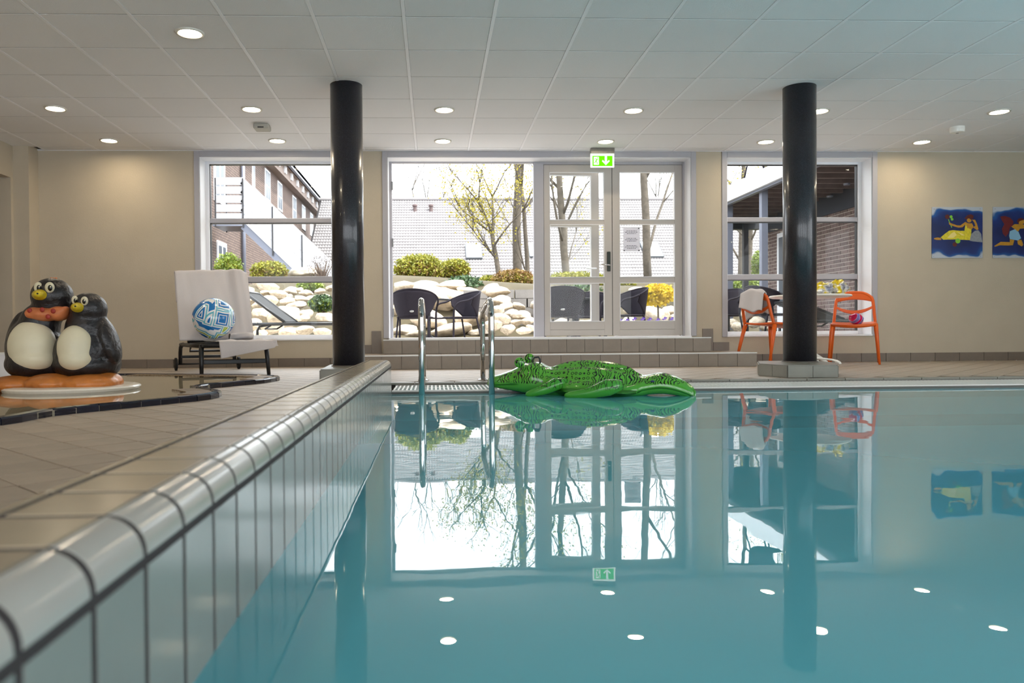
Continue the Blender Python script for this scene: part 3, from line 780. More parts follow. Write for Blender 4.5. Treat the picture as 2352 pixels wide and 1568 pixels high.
def face(beak, eyes, Yb, Ye):
    px, py, rx, ry = beak
    b = MB(); b.ell(loc(px, py, Yb), (rad(rx), .062, rad(ry)), 20, 12); b.ell(loc(px-3, py-1, Yb-.04), (rad(rx*.72), .04, rad(ry*.7)), 18, 10)
    bk = voxel(b.build('beak', m_yellow, pen, smooth=True), .007, 3)
    MB().ell(loc(px-6, py-3, Yb-.078), (.006, .006, .005), 10, 6).build('nostril', m_eye, bk, smooth=True)
    for (ex, ey, erx, ery, dx), yy in zip(eyes, Ye):
        e = MB().ell(loc(ex, ey, yy), (rad(erx), .022, rad(ery)), 18, 12).build('eye', m_cream, pen, smooth=True)
        MB().ell(loc(ex+dx, ey+1, yy-.018), (rad(erx*.5), .009, rad(ery*.56)), 14, 8).build('pupil', m_eye, e, smooth=True)
        MB().ell(loc(ex+dx+1, ey-2, yy-.027), (.005, .003, .005), 8, 6).build('glint', m_cream, e, smooth=True)
face((92, 677, 15, 12), ((88, 660, 9, 12, 1), (114, 660, 10, 12, 1)), PY-.13, (PY-.105, PY-.122))
face((179, 706, 13, 11), ((172, 689, 7, 9.5, 1), (194, 691, 7.5, 10, -1)), PY-.15, (PY-.122, PY-.143))
for px, py in ((118, 641), (124, 641), (129, 641)): MB().ell(loc(px, py, PY), (.008, .008, .012), 8, 6).build('crest_nub', m_scarf, pen, smooth=True)

# ------------------------------------------------------------------ sun loungers
def lounger(name, back_angle, seat_z=.31, length=1.42, width=.56, back=.70):
    """local: x across, y from the foot end (0) to the head (length)"""
    root = empty(name)
    hx = width/2
    fr = MB()
    for s in (-1, 1):
        fr.tube([(s*hx, .02, seat_z-.035), (s*hx, length*.97, seat_z-.035)], .021, 10)
    for y in (.02, length*.5, length*.97): fr.tube([(-hx, y, seat_z-.035), (hx, y, seat_z-.035)], .018, 8)
    fr.build('side_frame', m_black, root, smooth=True)
    for s in (-1, 1):
        MB().tube([(s*hx, .10, seat_z-.03), (s*(hx+.012), .05, seat_z-.07), (s*(hx+.02), .0, .0)], [.022, .022, .017], 10).build('leg', m_black, root, smooth=True)
        MB().tube([(s*hx, length*.86, seat_z-.03), (s*hx, length*.99, seat_z-.06), (s*hx, length+.02, seat_z-.12), (s*hx, length+.02, .07)], .02, 10).build('leg', m_black, root, smooth=True)
        wh = MB().lathe([(.0, -.014), (.05, -.014), (.068, -.01), (.068, .01), (.05, .014), (.0, .014)], 28, cap=False)
        wo = wh.build('wheel', m_rubber, root, (s*(hx+.045), length+.02, .068), (0, PI/2, 0))
        MB().lathe([(.022, -.018), (.022, .018)], 12).build('hub', m_black, wo)
    MB().tube([(-hx-.04, length+.02, .068), (hx+.04, length+.02, .068)], .009, 8).build('axle', m_black, root, smooth=True)
    MB().box(-hx, hx, .015, .04, .11, .15).build('cross_bar', m_black, root, bevel=.006)
    MB().box(-hx, hx, length-.03, length, .13, .16).build('cross_bar', m_black, root, bevel=.006)
    sl = MB().box(-hx+.02, hx-.02, .02, length-back+.12, seat_z-.02, seat_z-.006).build('seat_mesh', m_rubber, root)
    yb = length-back+.13; a = math.radians(back_angle); dy, dz = math.cos(a), math.sin(a)
    bf = MB(); e = Vector((0, dy, dz))
    for s in (-1, 1): bf.tube([Vector((s*(hx-.005), yb, seat_z-.01)), Vector((s*(hx-.005), yb, seat_z-.01))+e*back], .02, 10)
    bf.tube([Vector((-hx+.005, yb, seat_z-.01))+e*back, Vector((hx-.005, yb, seat_z-.01))+e*back], .02, 10)
    bf.build('backrest_frame', m_black, root, smooth=True)
    nb = Vector((0, -dz, dy))
    MB().obox(Vector((0, yb, seat_z-.01))+e*back/2, (hx-.02, 0, 0), e*(back/2), nb*.006).build('backrest_mesh', m_rubber, root)
    MB().tube([(-hx+.05, length*.74, seat_z-.05), (-hx+.05, length*.8, seat_z-.10), (hx-.05, length*.8, seat_z-.10), (hx-.05, length*.74, seat_z-.05)], .012, 8).build('support_bar', m_black, root, smooth=True)
    return root, yb, e, nb
RZL = math.atan2(.436, .9)
lg, yb, eb, nb = lounger('sun_lounger', 68)
lg.location = (-1.80, 7.06, 0); lg.rotation_euler = (0, 0, RZL)
set_props(lg, 'black wheeled sun lounger by the left window draped in white towels', 'sun lounger')
def wrinkle(u, v, s): return .5*math.sin(u*9+3*v+s)+.35*math.sin(u*17-5*v+2*s)+.2*math.sin(v*13+u*6+s)
SZ = .31
def towel_back(u, v):
    x = -.37+.72*u
    L = .74
    if v < .72:
        t = v/.72; p = Vector((0, yb, SZ-.0))+eb*(t*L)+nb*.028
    elif v < .80:
        t = (v-.72)/.08; c = Vector((0, yb, SZ))+eb*L; a = math.radians(0+180*t)
        p = c+nb*(.028*math.cos(a))+eb*(.028*math.sin(a))
    else:
        t = (v-.8)/.2; p = Vector((0, yb, SZ))+eb*(L-t*.30)-nb*.028
    wr = (wrinkle(u*1.4, v*.5, 1.0)*.026+.006*math.sin(u*38+6*v+2*math.sin(u*7)))*(.12+1.2*u)*min(1, .3+v*1.5)
    off = .055*math.exp(-((u-.85)/.16)**2)*min(1, v*2.2)
    drop = Vector((0, 0, .02*math.sin(u*PI*1.6)*v))
    return Vector((x, 0, 0))+p+nb*(wr+off)+drop+Vector((0, 0, .035*math.exp(-((u-.72)/.2)**2)*min(1, v*1.3)))
tw = MB().grid(towel_back, 44, 60).build('bath_towel', m_towel, None, thick=.006, smooth=True)
tw.location = lg.location; tw.rotation_euler = lg.rotation_euler
set_props(tw, 'white bath towel hung over the lounger backrest', 'towel')
def towel_seat(u, v):
    x = -.17+.52*u+.03*v
    if v < .62:
        t = v/.62; y = .66-t*.69; z = SZ+.008+.010*wrinkle(u*1.3, t*1.2, 2.3)*(1 if t < .9 else .5)
    else:
        t = (v-.62)/.38; y = -.03-.02*math.sin(t*PI*.5); z = SZ+.004-t*(.155-.10*u)
        y += .012*math.sin(u*7)*t
    if u > .93: z += .012*math.sin(v*14)
    return Vector((x, y, z))
tw2 = MB().grid(towel_seat, 40, 50).build('bath_towel', m_towel, None, thick=.007, smooth=True)
tw2.location = lg.location; tw2.rotation_euler = lg.rotation_euler
set_props(tw2, 'white towel spread on the lounger seat, hanging over its foot end', 'towel')
def towel_roll(u, v):
    p = Vector((.10+.22*v, yb-.07+.05*math.sin(v*5), SZ+.05)); a = 2*PI*u; r = .042+.008*math.sin(3*a+5*v)
    return p+Vector((.1*math.sin(a)*r, math.cos(a)*r, math.sin(a)*r*.75))
tw3 = MB().grid(towel_roll, 20, 24, True).build('rolled_towel', m_towel, None, smooth=True); tw3.location = lg.location; tw3.rotation_euler = lg.rotation_euler
set_props(tw3, 'crumpled white towel lying at the back of the lounger seat behind the ball', 'towel')
# beach ball
k = NT('beach_ball_print'); v = k.coord('Object')
vo = k.add('ShaderNodeTexVoronoi', distance='CHEBYCHEV'); vo.inputs['Scale'].default_value = 5.2; vo.inputs['Randomness'].default_value = .8; k.link(v, vo.inputs['Vector'])
ns = k.math('ADD', vo.outputs['Distance'], k.math('MULTIPLY', k.noise(v, 9, 1), .05))
Wt, Bl, Cy, Li = rgb(236, 240, 242), rgb(26, 118, 190), rgb(96, 184, 206), rgb(168, 194, 40)
band1 = k.ramp(ns, [(0, Bl), (.20, Wt), (.235, Bl), (.31, Wt), (.37, Cy), (.42, Wt), (.47, Bl)], 'CONSTANT')
band2 = k.ramp(ns, [(0, Wt), (.10, Bl), (.24, Wt), (.30, Li), (.36, Wt), (.41, Cy), (.47, Wt)], 'CONSTANT')
sp = k.add('ShaderNodeSeparateColor'); k.link(vo.outputs['Color'], sp.inputs[0])
k.link(k.mix(k.math('GREATER_THAN', sp.outputs[0], .5), band1, band2), k.p.inputs['Base Color'])
k.p.inputs['Roughness'].default_value = .2; k.p.inputs['Coat Weight'].default_value = .4
bc = at(491, 744, 7.58)
def ballpt(u, v):
    a = 2*PI*u; t = -PI/2+PI*v; r = .205; z = math.sin(t); q = math.cos(t)*(1-.10*max(0, -z))
    return Vector((r*q*math.cos(a)*(1+.008*math.cos(6*a)), r*q*math.sin(a), r*.98*z))
ball = MB().grid(ballpt, 40, 28, True).build('beach_ball', k.m, None, (bc.x, bc.y, SZ+.024+.2), (.3, .2, .5), smooth=True)
set_props(ball, 'white beach ball with blue and lime ring pattern on the lounger', 'beach ball')
MB().lathe([(.009, 0), (.008, .006), (.0, .007)], 10, (0, 0, .199), cap=False).build('valve', m_plasticwhite, ball)

# ------------------------------------------------------------------ inflatable crocodile
k = NT('crocodile_vinyl'); v = k.coord('Object')
sx = k.add('ShaderNodeSeparateXYZ'); k.link(v, sx.inputs[0])
vo = k.add('ShaderNodeTexVoronoi'); vo.inputs['Scale'].default_value = 36; vo.inputs['Randomness'].default_value = .35; k.link(v, vo.inputs['Vector'])
dots = k.ramp(vo.outputs['Distance'], [(.0, (0,0,0,1)), (.22, (0,0,0,1)), (.26, (1,1,1,1)), (.36, (1,1,1,1)), (.40, (0,0,0,1))], 'LINEAR')
wv = k.add('ShaderNodeTexWave', wave_type='BANDS', bands_direction='X'); wv.inputs['Scale'].default_value = 16; wv.inputs['Distortion'].default_value = 9; wv.inputs['Detail'].default_value = 1.5; wv.inputs['Detail Scale'].default_value = 1.6; k.link(v, wv.inputs['Vector'])
strp = k.ramp(wv.outputs[0], [(.68, (0,0,0,1)), (.74, (1,1,1,1))])
msk = k.ramp(k.noise(k.coord('Object', (1, .3, .6)), 6.5, 1), [(.50, (0,0,0,1)), (.54, (1,1,1,1))])
pat = k.mix(msk, dots, strp)
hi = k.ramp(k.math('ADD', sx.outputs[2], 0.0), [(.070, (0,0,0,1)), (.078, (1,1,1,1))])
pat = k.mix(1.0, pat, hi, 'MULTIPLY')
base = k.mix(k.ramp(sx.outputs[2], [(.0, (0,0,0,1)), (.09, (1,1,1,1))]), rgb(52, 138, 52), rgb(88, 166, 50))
k.link(k.mix(pat, base, rgb(14, 26, 14)), k.p.inputs['Base Color'])
k.p.inputs['Roughness'].default_value = .18; k.p.inputs['Coat Weight'].default_value = .3
k.link(k.bump(k.noise(v, 22, 2), .06, .01), k.p.inputs['Normal'])
m_croc = k.m
k = NT('crocodile_leg_vinyl'); v = k.coord('Object'); sx = k.add('ShaderNodeSeparateXYZ'); k.link(v, sx.inputs[0])
ve = k.add('ShaderNodeTexVoronoi', feature='DISTANCE_TO_EDGE'); ve.inputs['Scale'].default_value = 26; k.link(k.coord('Object', (1.6, 1, .6)), ve.inputs['Vector'])
ln = k.ramp(ve.outputs['Distance'], [(.03, (1,1,1,1)), (.07, (0,0,0,1))])
hi = k.ramp(sx.outputs[2], [(.045, (0,0,0,1)), (.065, (1,1,1,1))])
k.link(k.mix(k.mix(1.0, ln, hi, 'MULTIPLY'), rgb(66, 148, 48), rgb(14, 26, 14)), k.p.inputs['Base Color']); k.p.inputs['Roughness'].default_value = .2
m_crocleg = k.m
CY0 = 5.05
croc = empty('inflatable_crocodile', (1.05, CY0, WZ), math.radians(-18)); croc.location = (1.035, CY0, WZ); set_props(croc, 'green inflatable crocodile with black scale print floating by the pool edge', 'inflatable')
def cz(py, Y=CY0): return at(1300, py, Y).z-WZ
def cxx(px, Y=CY0): return (at(px, 870, Y).x-1.05)*1.01
# stations: px, top z, bottom z, half width, lobes
stn = [(1121, .088, .064, .012), (1124, .100, .050, .030), (1134, .112, .040, .046), (1155, .130, .030, .056), (1180, .158, .018, .070), (1203, .192, .006, .092), (1225, .212, -.004, .108), (1248, .204, -.012, .112),
       (1268, .176, -.016, .120), (1290, .186, -.018, .165), (1320, .200, -.02, .205), (1350, .206, -.02, .225), (1385, .201, -.02, .228), (1420, .184, -.018, .20), (1450, .158, -.014, .155), (1472, .128, -.008, .11),
       (1490, .130, .004, .088), (1512, .142, .008, .080), (1532, .134, .006, .074), (1552, .112, -.002, .064), (1570, .082, -.012, .048), (1582, .050, -.018, .030), (1588, .022, -.010, .010)]
xs = [cxx(s[0]) for s in stn]
def sect(u):
    t = u*(len(stn)-1); i = min(int(t), len(stn)-2); f_ = t-i
    a, b = stn[i], stn[i+1]; im, ip = stn[max(i-1, 0)], stn[min(i+2, len(stn)-1)]
    out = []
    for q in (1, 2, 3):
        p0, p1, p2, p3 = im[q], a[q], b[q], ip[q]
        out.append(.5*(2*p1+(p2-p0)*f_+(2*p0-5*p1+4*p2-p3)*f_*f_+(3*p1-p0-3*p2+p3)*f_**3))
    return xs[i]+(xs[i+1]-xs[i])*f_, out, t
def crocpt(u, v):
    x, (zt, zb, hw_), t = sect(u)
    a = 2*PI*v; zc = zb+(zt-zb)*.42
    c_, s_ = math.cos(a), math.sin(a)
    y = hw_*math.copysign(abs(c_)**.75, c_)
    if s_ > 0:
        z = zc+(zt-zc)*abs(s_)**.7
        lob = max(0, min(1, (t-8)/1.5))*max(0, min(1, (15.2-t)/1.5))
        q = y/max(hw_, 1e-4)
        z -= lob*.050*(1-math.cos(q*3*PI+PI))*.5*(1 if abs(q) < .99 else 0)
        z += .046*q*lob+.016*q
    else: z = zc-(zc-zb)*abs(s_)**.7
    return Vector((x, y, z))
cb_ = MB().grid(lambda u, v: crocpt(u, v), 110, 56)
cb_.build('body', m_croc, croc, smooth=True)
def leg(pts, rs, name='leg'): 
    b = MB(); pp = catmull(pts, 5); rr = []
    for i in range(len(pp)): 
        t = i/(len(pp)-1)*(len(rs)-1); j = min(int(t), len(rs)-2); rr.append(rs[j]+(rs[j+1]-rs[j])*(t-j))
    pp = [pp[0]+(pp[0]-pp[1]).normalized()*.012]+pp+[pp[-1]+(pp[-1]-pp[-2]).normalized()*.012]; rr = [rr[0]*.4]+rr+[rr[-1]*.4]
    return b.tube(pp, rr, 14, up=(0, 1, 0)).build(name, m_crocleg, croc, smooth=True)
for sgn in (-1, 1):
    o_ = 26 if sgn < 0 else 0
    leg([(cxx(1284+o_), sgn*.12, .085), (cxx(1266+o_), sgn*.19, .075), (cxx(1240+o_), sgn*.225, .042), (cxx(1206+o_), sgn*.235, .012)], [.03, .042, .034, .018])
    leg([(cxx(1406+o_), sgn*.18, .075), (cxx(1380+o_), sgn*.25, .062), (cxx(1345+o_), sgn*.27, .032), (cxx(1294+o_), sgn*.275, .012)], [.035, .055, .038, .018])
for sgn, px, py in ((-1, 1201, 837), (1, 1219, 830)):
    e = MB(); c = Vector((cxx(1204)+(.035 if sgn > 0 else 0), sgn*.082, .212+(.02 if sgn > 0 else 0))); e.ell(c, (.036, .016, .036), 20, 12); eye = e.build('eye_lobe', m_croc, croc, smooth=True)
    MB().ell(c+Vector((-.016, sgn*.010, .004)), (.010, .007, .012), 12, 8).build('pupil', m_eye, eye, smooth=True)
hc = Vector((cxx(1237), 0, .205))
MB().tube([hc+Vector((-.024, 0, -.02)), hc+Vector((-.022, 0, .022)), hc+Vector((-.012, 0, .038)), hc+Vector((.016, 0, .042)), hc+Vector((.026, 0, .028)), hc+Vector((.028, 0, -.02))], .0065, 8).build('handle', m_black, croc, smooth=True)
MB().lathe([(.011, 0), (.010, .006), (.0, .008)], 12, (cxx(1430), .0, .168), cap=False).build('valve', mat('clear_vinyl', rgb(180, 200, 160), .15), croc)
MB().ell((cxx(1498), -.082, .095), (.014, .004, .007), 12, 6).build('logo_oval', mat('logo_blue', rgb(24, 34, 84), .3), croc, smooth=True)

# ------------------------------------------------------------------ orange chairs, table, small things
def orange_chair():
    """local: seat centred, faces -y, back at +y"""
    r = empty('stacking_chair'); W = .225; D = .22; H = .45
    def seat(u, v):
        x = (u*2-1); y = (v*2-1)
        wx = W*(1-.04*y)*(1-.10*abs(y)**6)
        z = H-.016*(1-x*x)*(1-.4*y)+.010*y-.03*max(0, -y-.75)*4*.3
        return Vector((x*wx, y*D*(1-.08*abs(x)**5), z))
    MB().grid(seat, 20, 20).build('seat', m_orange, r, thick=.022, smooth=True)
    ap = MB().tube([(-W+.01, -D+.02, H-.02), (0, -D+.004, H-.03), (W-.01, -D+.02, H-.02)], .016, 8); ap.build('front_apron', m_orange, r, smooth=True)
    for s in (-1, 1):
        MB().tube([(s*(W-.012), -D+.035, H-.01), (s*(W-.004), -D+.025, H-.10), (s*(W+.025), -D-.02, 0)], [.024, .021, .012], 10).build('leg', m_orange, r, smooth=True)
        MB().tube([(s*(W-.012), D-.03, H-.01), (s*(W-.0), D+.0, H-.12), (s*(W+.022), D+.085, 0)], [.024, .021, .012], 10).build('leg', m_orange, r, smooth=True)
    # backrest: uprights rising into an arched top with an oval opening below it
    pth = [(-W+.012, D-.02, H), (-W+.022, D+.008, H+.10), (-W+.030, D+.03, H+.20), (-W+.05, D+.05, H+.29), (-.10, D+.062, H+.345), (0, D+.065, H+.357)]
    pth = pth+[(-x, y, z) for x, y, z in pth[-2::-1]]
    bk = MB().tube(catmull(pth, 6), [.017]*(6*10+1), 10).build('backrest', m_orange, r, smooth=True)
    def topband(u, v):
        x = (u*2-1)*(W-.034); zt = H+.352-.075*abs(x/W)**2.6; zb = H+.232+.044*(1-(x/W)**2)+.0
        zb = min(zb, zt-.004)
        return Vector((x, D+.030+.033*((zb+(zt-zb)*v)-H-.2)/.15, zb+(zt-zb)*v))
    MB().grid(topband, 24, 5).build('top_band', m_orange, bk, thick=.018, smooth=True)
    def lowband(u, v):
        x = (u*2-1)*(W-.028); s_ = 1-(x/W)**2; zt = H+.225-.075*s_; zb = zt-.022-.018*s_
        z = zb+(zt-zb)*v
        return Vector((x, D+.022+.012*math.cos(x*6), z))
    MB().grid(lowband, 24, 4).build('lower_band', m_orange, bk, thick=.018, smooth=True)
    return r
ch = orange_chair(); ch.location = (4.715, 8.44, 0); ch.rotation_euler = (0, 0, math.radians(-30))
set_props(ch, 'orange plastic chair facing the pool with a small ball on its seat', 'chair', 'orange chairs')
ch2 = copy_tree(ch); ch2.location = (3.80, 8.47, 0); ch2.rotation_euler = (0, 0, math.radians(112))
set_props(ch2, 'orange plastic chair seen sideways with a white towel over its back', 'chair', 'orange chairs')
def towel_chair(u, v):
    x = -.17+.34*u
    s_ = v*2-1; hgt = .834; 
    if s_ < 0: y = .285+.018+.03*(-s_)+.008*math.sin(u*11); z = hgt-(-s_)**1.2*(.20+.05*math.sin(u*4))
    else: y = .285-.020-.04*s_+.010*math.sin(u*9+1); z = hgt-s_**1.2*(.24+.07*u)
    if abs(s_) < .12: y = .285+(-s_)/.12*.02
    return Vector((x, y, z+.006*math.sin(u*13)-.05*(abs(u-.5)*2)**3*.8))
tc = MB().grid(towel_chair, 24, 40).build('hand_towel', m_towel, None, thick=.012, smooth=True); tc.location = ch2.location; tc.rotation_euler = ch2.rotation_euler
set_props(tc, 'white hand towel folded over the back of the sideways orange chair', 'towel')
sb = NT('small_ball_print'); v = sb.coord('Object'); wv = sb.add('ShaderNodeTexWave'); wv.inputs['Scale'].default_value = 5; wv.inputs['Distortion'].default_value = 1.5; sb.link(v, wv.inputs['Vector'])
sb.link(sb.ramp(wv.outputs[0], [(0, rgb(196, 24, 84)), (.45, rgb(196, 24, 84)), (.5, rgb(186, 186, 214)), (.8, rgb(120, 120, 190))]), sb.p.inputs['Base Color']); sb.p.inputs['Roughness'].default_value = .12
def sball(u, v):
    a = 2*PI*u; t = -PI/2+PI*v; r = .075*(1+.06*math.sin(5*a+3*t)+.05*math.sin(3*a-4*t))
    return Vector((r*math.cos(t)*math.cos(a), r*math.cos(t)*math.sin(a), .062*math.sin(t)*(1.1 if t > 0 else .95)))
o = MB().grid(sball, 16, 12, True).build('toy_ball', sb.m, None, (4.715, 8.40, .495), (0, .4, .3))
set_props(o, 'small half deflated pink and silver ball on the orange chair seat', 'ball')
tb = empty('side_table', (4.17, 8.36, 0)); set_props(tb, 'small round white plastic table between the orange chairs', 'table')
MB().lathe([(.0, .735), (.39, .735), (.418, .742), (.423, .752), (.415, .762), (.0, .762)], 48, cap=False).build('table_top', m_plasticwhite, tb, smooth=False)
MB().lathe([(.05, .10), (.035, .3), (.035, .6), (.06, .735)], 16).build('pedestal', m_plasticwhite, tb, smooth=True)
for i in range(4):
    a = PI/4+PI/2*i; MB().tube([(0, 0, .13), (.11*math.cos(a), .11*math.sin(a), .07), (.2*math.cos(a), .2*math.sin(a), .012)], [.03, .022, .012], 8).build('foot', m_plasticwhite, tb, smooth=True)
kf = NT('foil_print'); v = kf.coord('Object'); nz = kf.noise(v, 7, 2)
kf.link(kf.ramp(nz, [(.36, rgb(206, 178, 10)), (.48, rgb(226, 200, 40)), (.54, rgb(216, 214, 208)), (.66, rgb(120, 126, 150))], 'LINEAR'), kf.p.inputs['Base Color']); kf.p.inputs['Roughness'].default_value = .16; kf.p.inputs['Metallic'].default_value = .25
kf.link(kf.bump(kf.noise(v, 14, 2), .9, .03), kf.p.inputs['Normal'])
def bag(seed, r):
    rr = random.Random(seed); ph = [rr.uniform(0, 6) for _ in range(8)]
    def f(u, v):
        a = 2*PI*u; t = -PI/2+PI*v
        q = 1+.16*math.sin(3*a+ph[0]+2*t)+.12*math.sin(5*a-3*t+ph[1])+.10*math.sin(7*t+2*a+ph[2])
        return Vector((r[0]*q*math.cos(t)*math.cos(a), r[1]*q*math.cos(t)*math.sin(a), r[2]*(math.sin(t)*q if t > 0 else max(math.sin(t), -.72))))
    return MB().grid(f, 22, 14, True)
for i, (x, y, r, lb) in enumerate(((4.46, 8.34, (.11, .11, .088), 'crumpled yellow and silver pool toy at the edge of the white table'), (4.28, 8.30, (.12, .10, .075), 'crumpled silver and yellow pool toy in the middle of the white table'))):
    o = bag(i+3, r).build('deflated_toy', kf.m, None, (x, y, .762+r[2]*.74)); set_props(o, lb, 'pool toy')
o = MB().tube(catmull([at(1876, 822, 7.2), at(1895, 824, 7.15), at(1915, 827, 7.1), at(1927, 831, 7.0), at(1930, 836, 6.98)], 5), .014, 10, flat=.7)
zz = min(p[2] for p in o.v)
wh_ = empty('floor_bracket', (3.6, 7.1, 0)); set_props(wh_, 'low white plastic handle bar on the floor behind the right column plinth', 'bar')
o.v = [(x-3.6, y-7.1, z) for x, y, z in o.v]; o.build('bar', m_plasticwhite, wh_, smooth=True)
for px, Y in ((1878, 7.2), (1921, 7.06)):
    p = at(px, 826, Y); MB().tube([(p.x-3.6, p.y-7.1, p.z), (p.x-3.6, p.y-7.1, 0)], .011, 8).build('foot', m_plasticwhite, wh_, smooth=True)

# ------------------------------------------------------------------ pictures on the right wall
def picture(x0, z0, w_, h_, seed, label, shapes):
    k = NT('sprayed_blue_%d' % seed); v = k.coord('Object')
    sx = k.add('ShaderNodeSeparateXYZ'); k.link(v, sx.inputs[0])
    dx = k.math('ABSOLUTE', k.math('SUBTRACT', sx.outputs[0], w_/2)); dz = k.math('ABSOLUTE', k.math('SUBTRACT', sx.outputs[2], h_/2))
    d = k.math('ADD', k.math('POWER', k.math('MULTIPLY', dx, 1.75), 3), k.math('POWER', k.math('MULTIPLY', dz, 2.9), 3))
    mp = k.add('ShaderNodeMapping'); mp.inputs['Location'].default_value = (seed*3.1, 0, seed); k.link(v, mp.inputs[0])
    d = k.math('ADD', d, k.math('MULTIPLY', k.math('SUBTRACT', k.noise(mp.outputs[0], 5.5, 1), .5), .8))
    k.link(k.ramp(d, [(.0, rgb(14, 30, 84)), (.32, rgb(18, 44, 112)), (.47, rgb(22, 84, 150)), (.56, rgb(176, 184, 196))]), k.p.inputs['Base Color']); k.p.inputs['Roughness'].default_value = .35
    root = MB().box(0, w_, 0, .012, 0, h_).build('wall_picture', k.m, None, (x0, YB-.014, z0)); set_props(root, label, 'picture', 'blue pictures on the right wall')
    for nm, mt, pts, lay in shapes:
        poly_xz([(a*w_, (1-b)*h_) for a, b in pts], -.0006*lay, .0006*lay-.0001).build(nm, mt, root)
    for a, b in ((.04, .04), (.95, .04), (.03, .97), (.96, .97)): MB().ell((a*w_, -.001, (1-b)*h_), (.005, .003, .005), 8, 6).build('pin', m_steel, root)
    return root
mp_y = mat('pic_yellow', rgb(216, 200, 40), .4, vary=.25, vscale=40); mp_s = mat('pic_skin', rgb(186, 134, 34), .4, vary=.15, vscale=30); mp_h = mat('pic_hair', rgb(88, 26, 18), .4)
mp_g = mat('pic_grey', rgb(138, 142, 148), .4, vary=.2, vscale=40); mp_l = mat('pic_leaf', rgb(120, 190, 50), .4); mp_r = mat('pic_red', rgb(104, 22, 28), .4, vary=.2, vscale=30); mp_b = mat('pic_blue', rgb(130, 176, 206), .4); mp_c = mat('pic_cream', rgb(232, 214, 130), .4)
def Z(pts): return [((x-340)/1005, (y-315)/1015) for x, y in pts]
def circ(cx, cy, r, n=12): return [(cx+r*math.cos(2*PI*i/n), cy-r*math.sin(2*PI*i/n)) for i in range(n)]
picture(5.922, 1.222, .615, .604, 1, 'square blue picture of a reclining figure in a yellow dress', [
    ('pillow', mp_g, Z([(1085, 985), (1120, 850), (1190, 790), (1260, 780), (1315, 850), (1340, 1020), (1150, 1000)]), 1),
    ('dress', mp_y, Z([(510, 920), (590, 850), (680, 785), (760, 775), (900, 790), (985, 790), (990, 730), (1010, 640), (1040, 730), (1120, 760), (1115, 850), (1090, 975), (800, 960), (560, 965)]), 2),
    ('dress_fold', mp_c, Z([(640, 930), (720, 840), (780, 810), (830, 870), (760, 930)]), 3), ('dress_fold', mp_c, Z([(830, 800), (940, 850), (990, 880), (930, 880)]), 3),
    ('arm', mp_s, Z([(670, 620), (720, 640), (830, 680), (900, 685), (1000, 610), (1030, 640), (940, 720), (860, 725), (740, 690), (680, 665)]), 3),
    ('torso', mp_s, Z([(1010, 620), (1060, 640), (1130, 640), (1160, 700), (1130, 760), (1060, 740), (1020, 690)]), 3),
    ('arm', mp_s, Z([(1130, 570), (1190, 570), (1230, 650), (1260, 760), (1230, 775), (1150, 720), (1200, 690), (1175, 620)]), 4),
    ('head', mp_s, Z(circ(1075, 580, 45)), 4), ('hair', mp_h, Z([(985, 540), (1040, 480), (1110, 460), (1165, 490), (1150, 550), (1110, 570), (1070, 540), (1010, 560)]), 5),
    ('foot', mp_s, Z([(375, 935), (440, 920), (515, 930), (520, 970), (430, 970), (380, 955)]), 3),
    ('flower', mp_h, Z(circ(640, 510, 45)), 3), ('leaf', mp_l, Z(circ(715, 510, 30)), 3), ('leaf', mp_l, Z(circ(735, 560, 26)), 4), ('stem', mp_l, Z([(655, 560), (670, 560), (735, 720), (722, 725)]), 2),
    ('flower', mp_h, Z(circ(790, 1060, 45)), 3), ('leaf', mp_l, Z(circ(850, 990, 50)), 3)])
def Z2(pts): return [((x-1565)/1005, (y-305)/1015) for x, y in pts]
picture(6.665, 1.222, .615, .604, 2, 'square blue picture of a kneeling winged figure, cut by the frame edge', [
    ('wing', mp_r, Z2([(1705, 500), (1800, 485), (1900, 520), (1970, 590), (1960, 670), (1900, 720), (1870, 830), (1820, 900), (1760, 840), (1740, 740), (1790, 650), (1740, 570)]), 2),
    ('shorts', mp_b, Z2([(1900, 790), (2000, 750), (2070, 800), (2125, 930), (2060, 975), (1900, 945), (1885, 880)]), 3),
    ('leg', mp_s, Z2([(1900, 950), (1990, 965), (1960, 1070), (1860, 1075), (1700, 1070), (1600, 1100), (1590, 1080), (1720, 1000), (1900, 1010)]), 2),
    ('leg', mp_s, Z2([(2050, 970), (2130, 960), (2170, 1060), (2140, 1095), (2060, 1050)]), 2),
    ('torso', mp_s, Z2([(1930, 700), (1990, 650), (2140, 650), (2240, 680), (2240, 730), (2100, 740), (2060, 800), (2000, 750)]), 4),
    ('head', mp_s, Z2(circ(2125, 600, 62)), 4), ('hair', mp_h, Z2([(2040, 590), (2070, 540), (2130, 525), (2185, 560), (2150, 570), (2090, 590), (2070, 640)]), 5),
    ('garland', mp_l, Z2([(2300, 800), (2420, 760), (2500, 840), (2400, 900)]), 2)])

# ================================================================== outside
GZ = .18
def ground_z(x, y):
    if y < 12.6: return GZ
    t = min(1, (y-12.6)/3.6); t = t*t*(3-2*t)
    top = 1.35+(.25*math.exp(-((x+1.0)/2.5)**2))+(.15 if x > 5 else 0)
    mx_ = max(0, min(1, (5.7-x)/.6)); mx_ = max(mx_, min(1, max(0, (y-18)/1.2)))
    z = GZ+(top-GZ)*t*mx_
    if y > 16.2: z += (y-16.2)*.045*mx_
    return z
g = MB().grid(lambda u, v: (lambda x, y: Vector((x, y, ground_z(x, y))))(-30+60*u, 9.22+48*v), 80, 90)
gr_ = g.build('garden_ground', m_grass, None, smooth=True); struct(gr_)
struct(MB().box(-9, 12, 9.22, 12.75, GZ-.02, GZ+.012).build('terrace', m_pave))

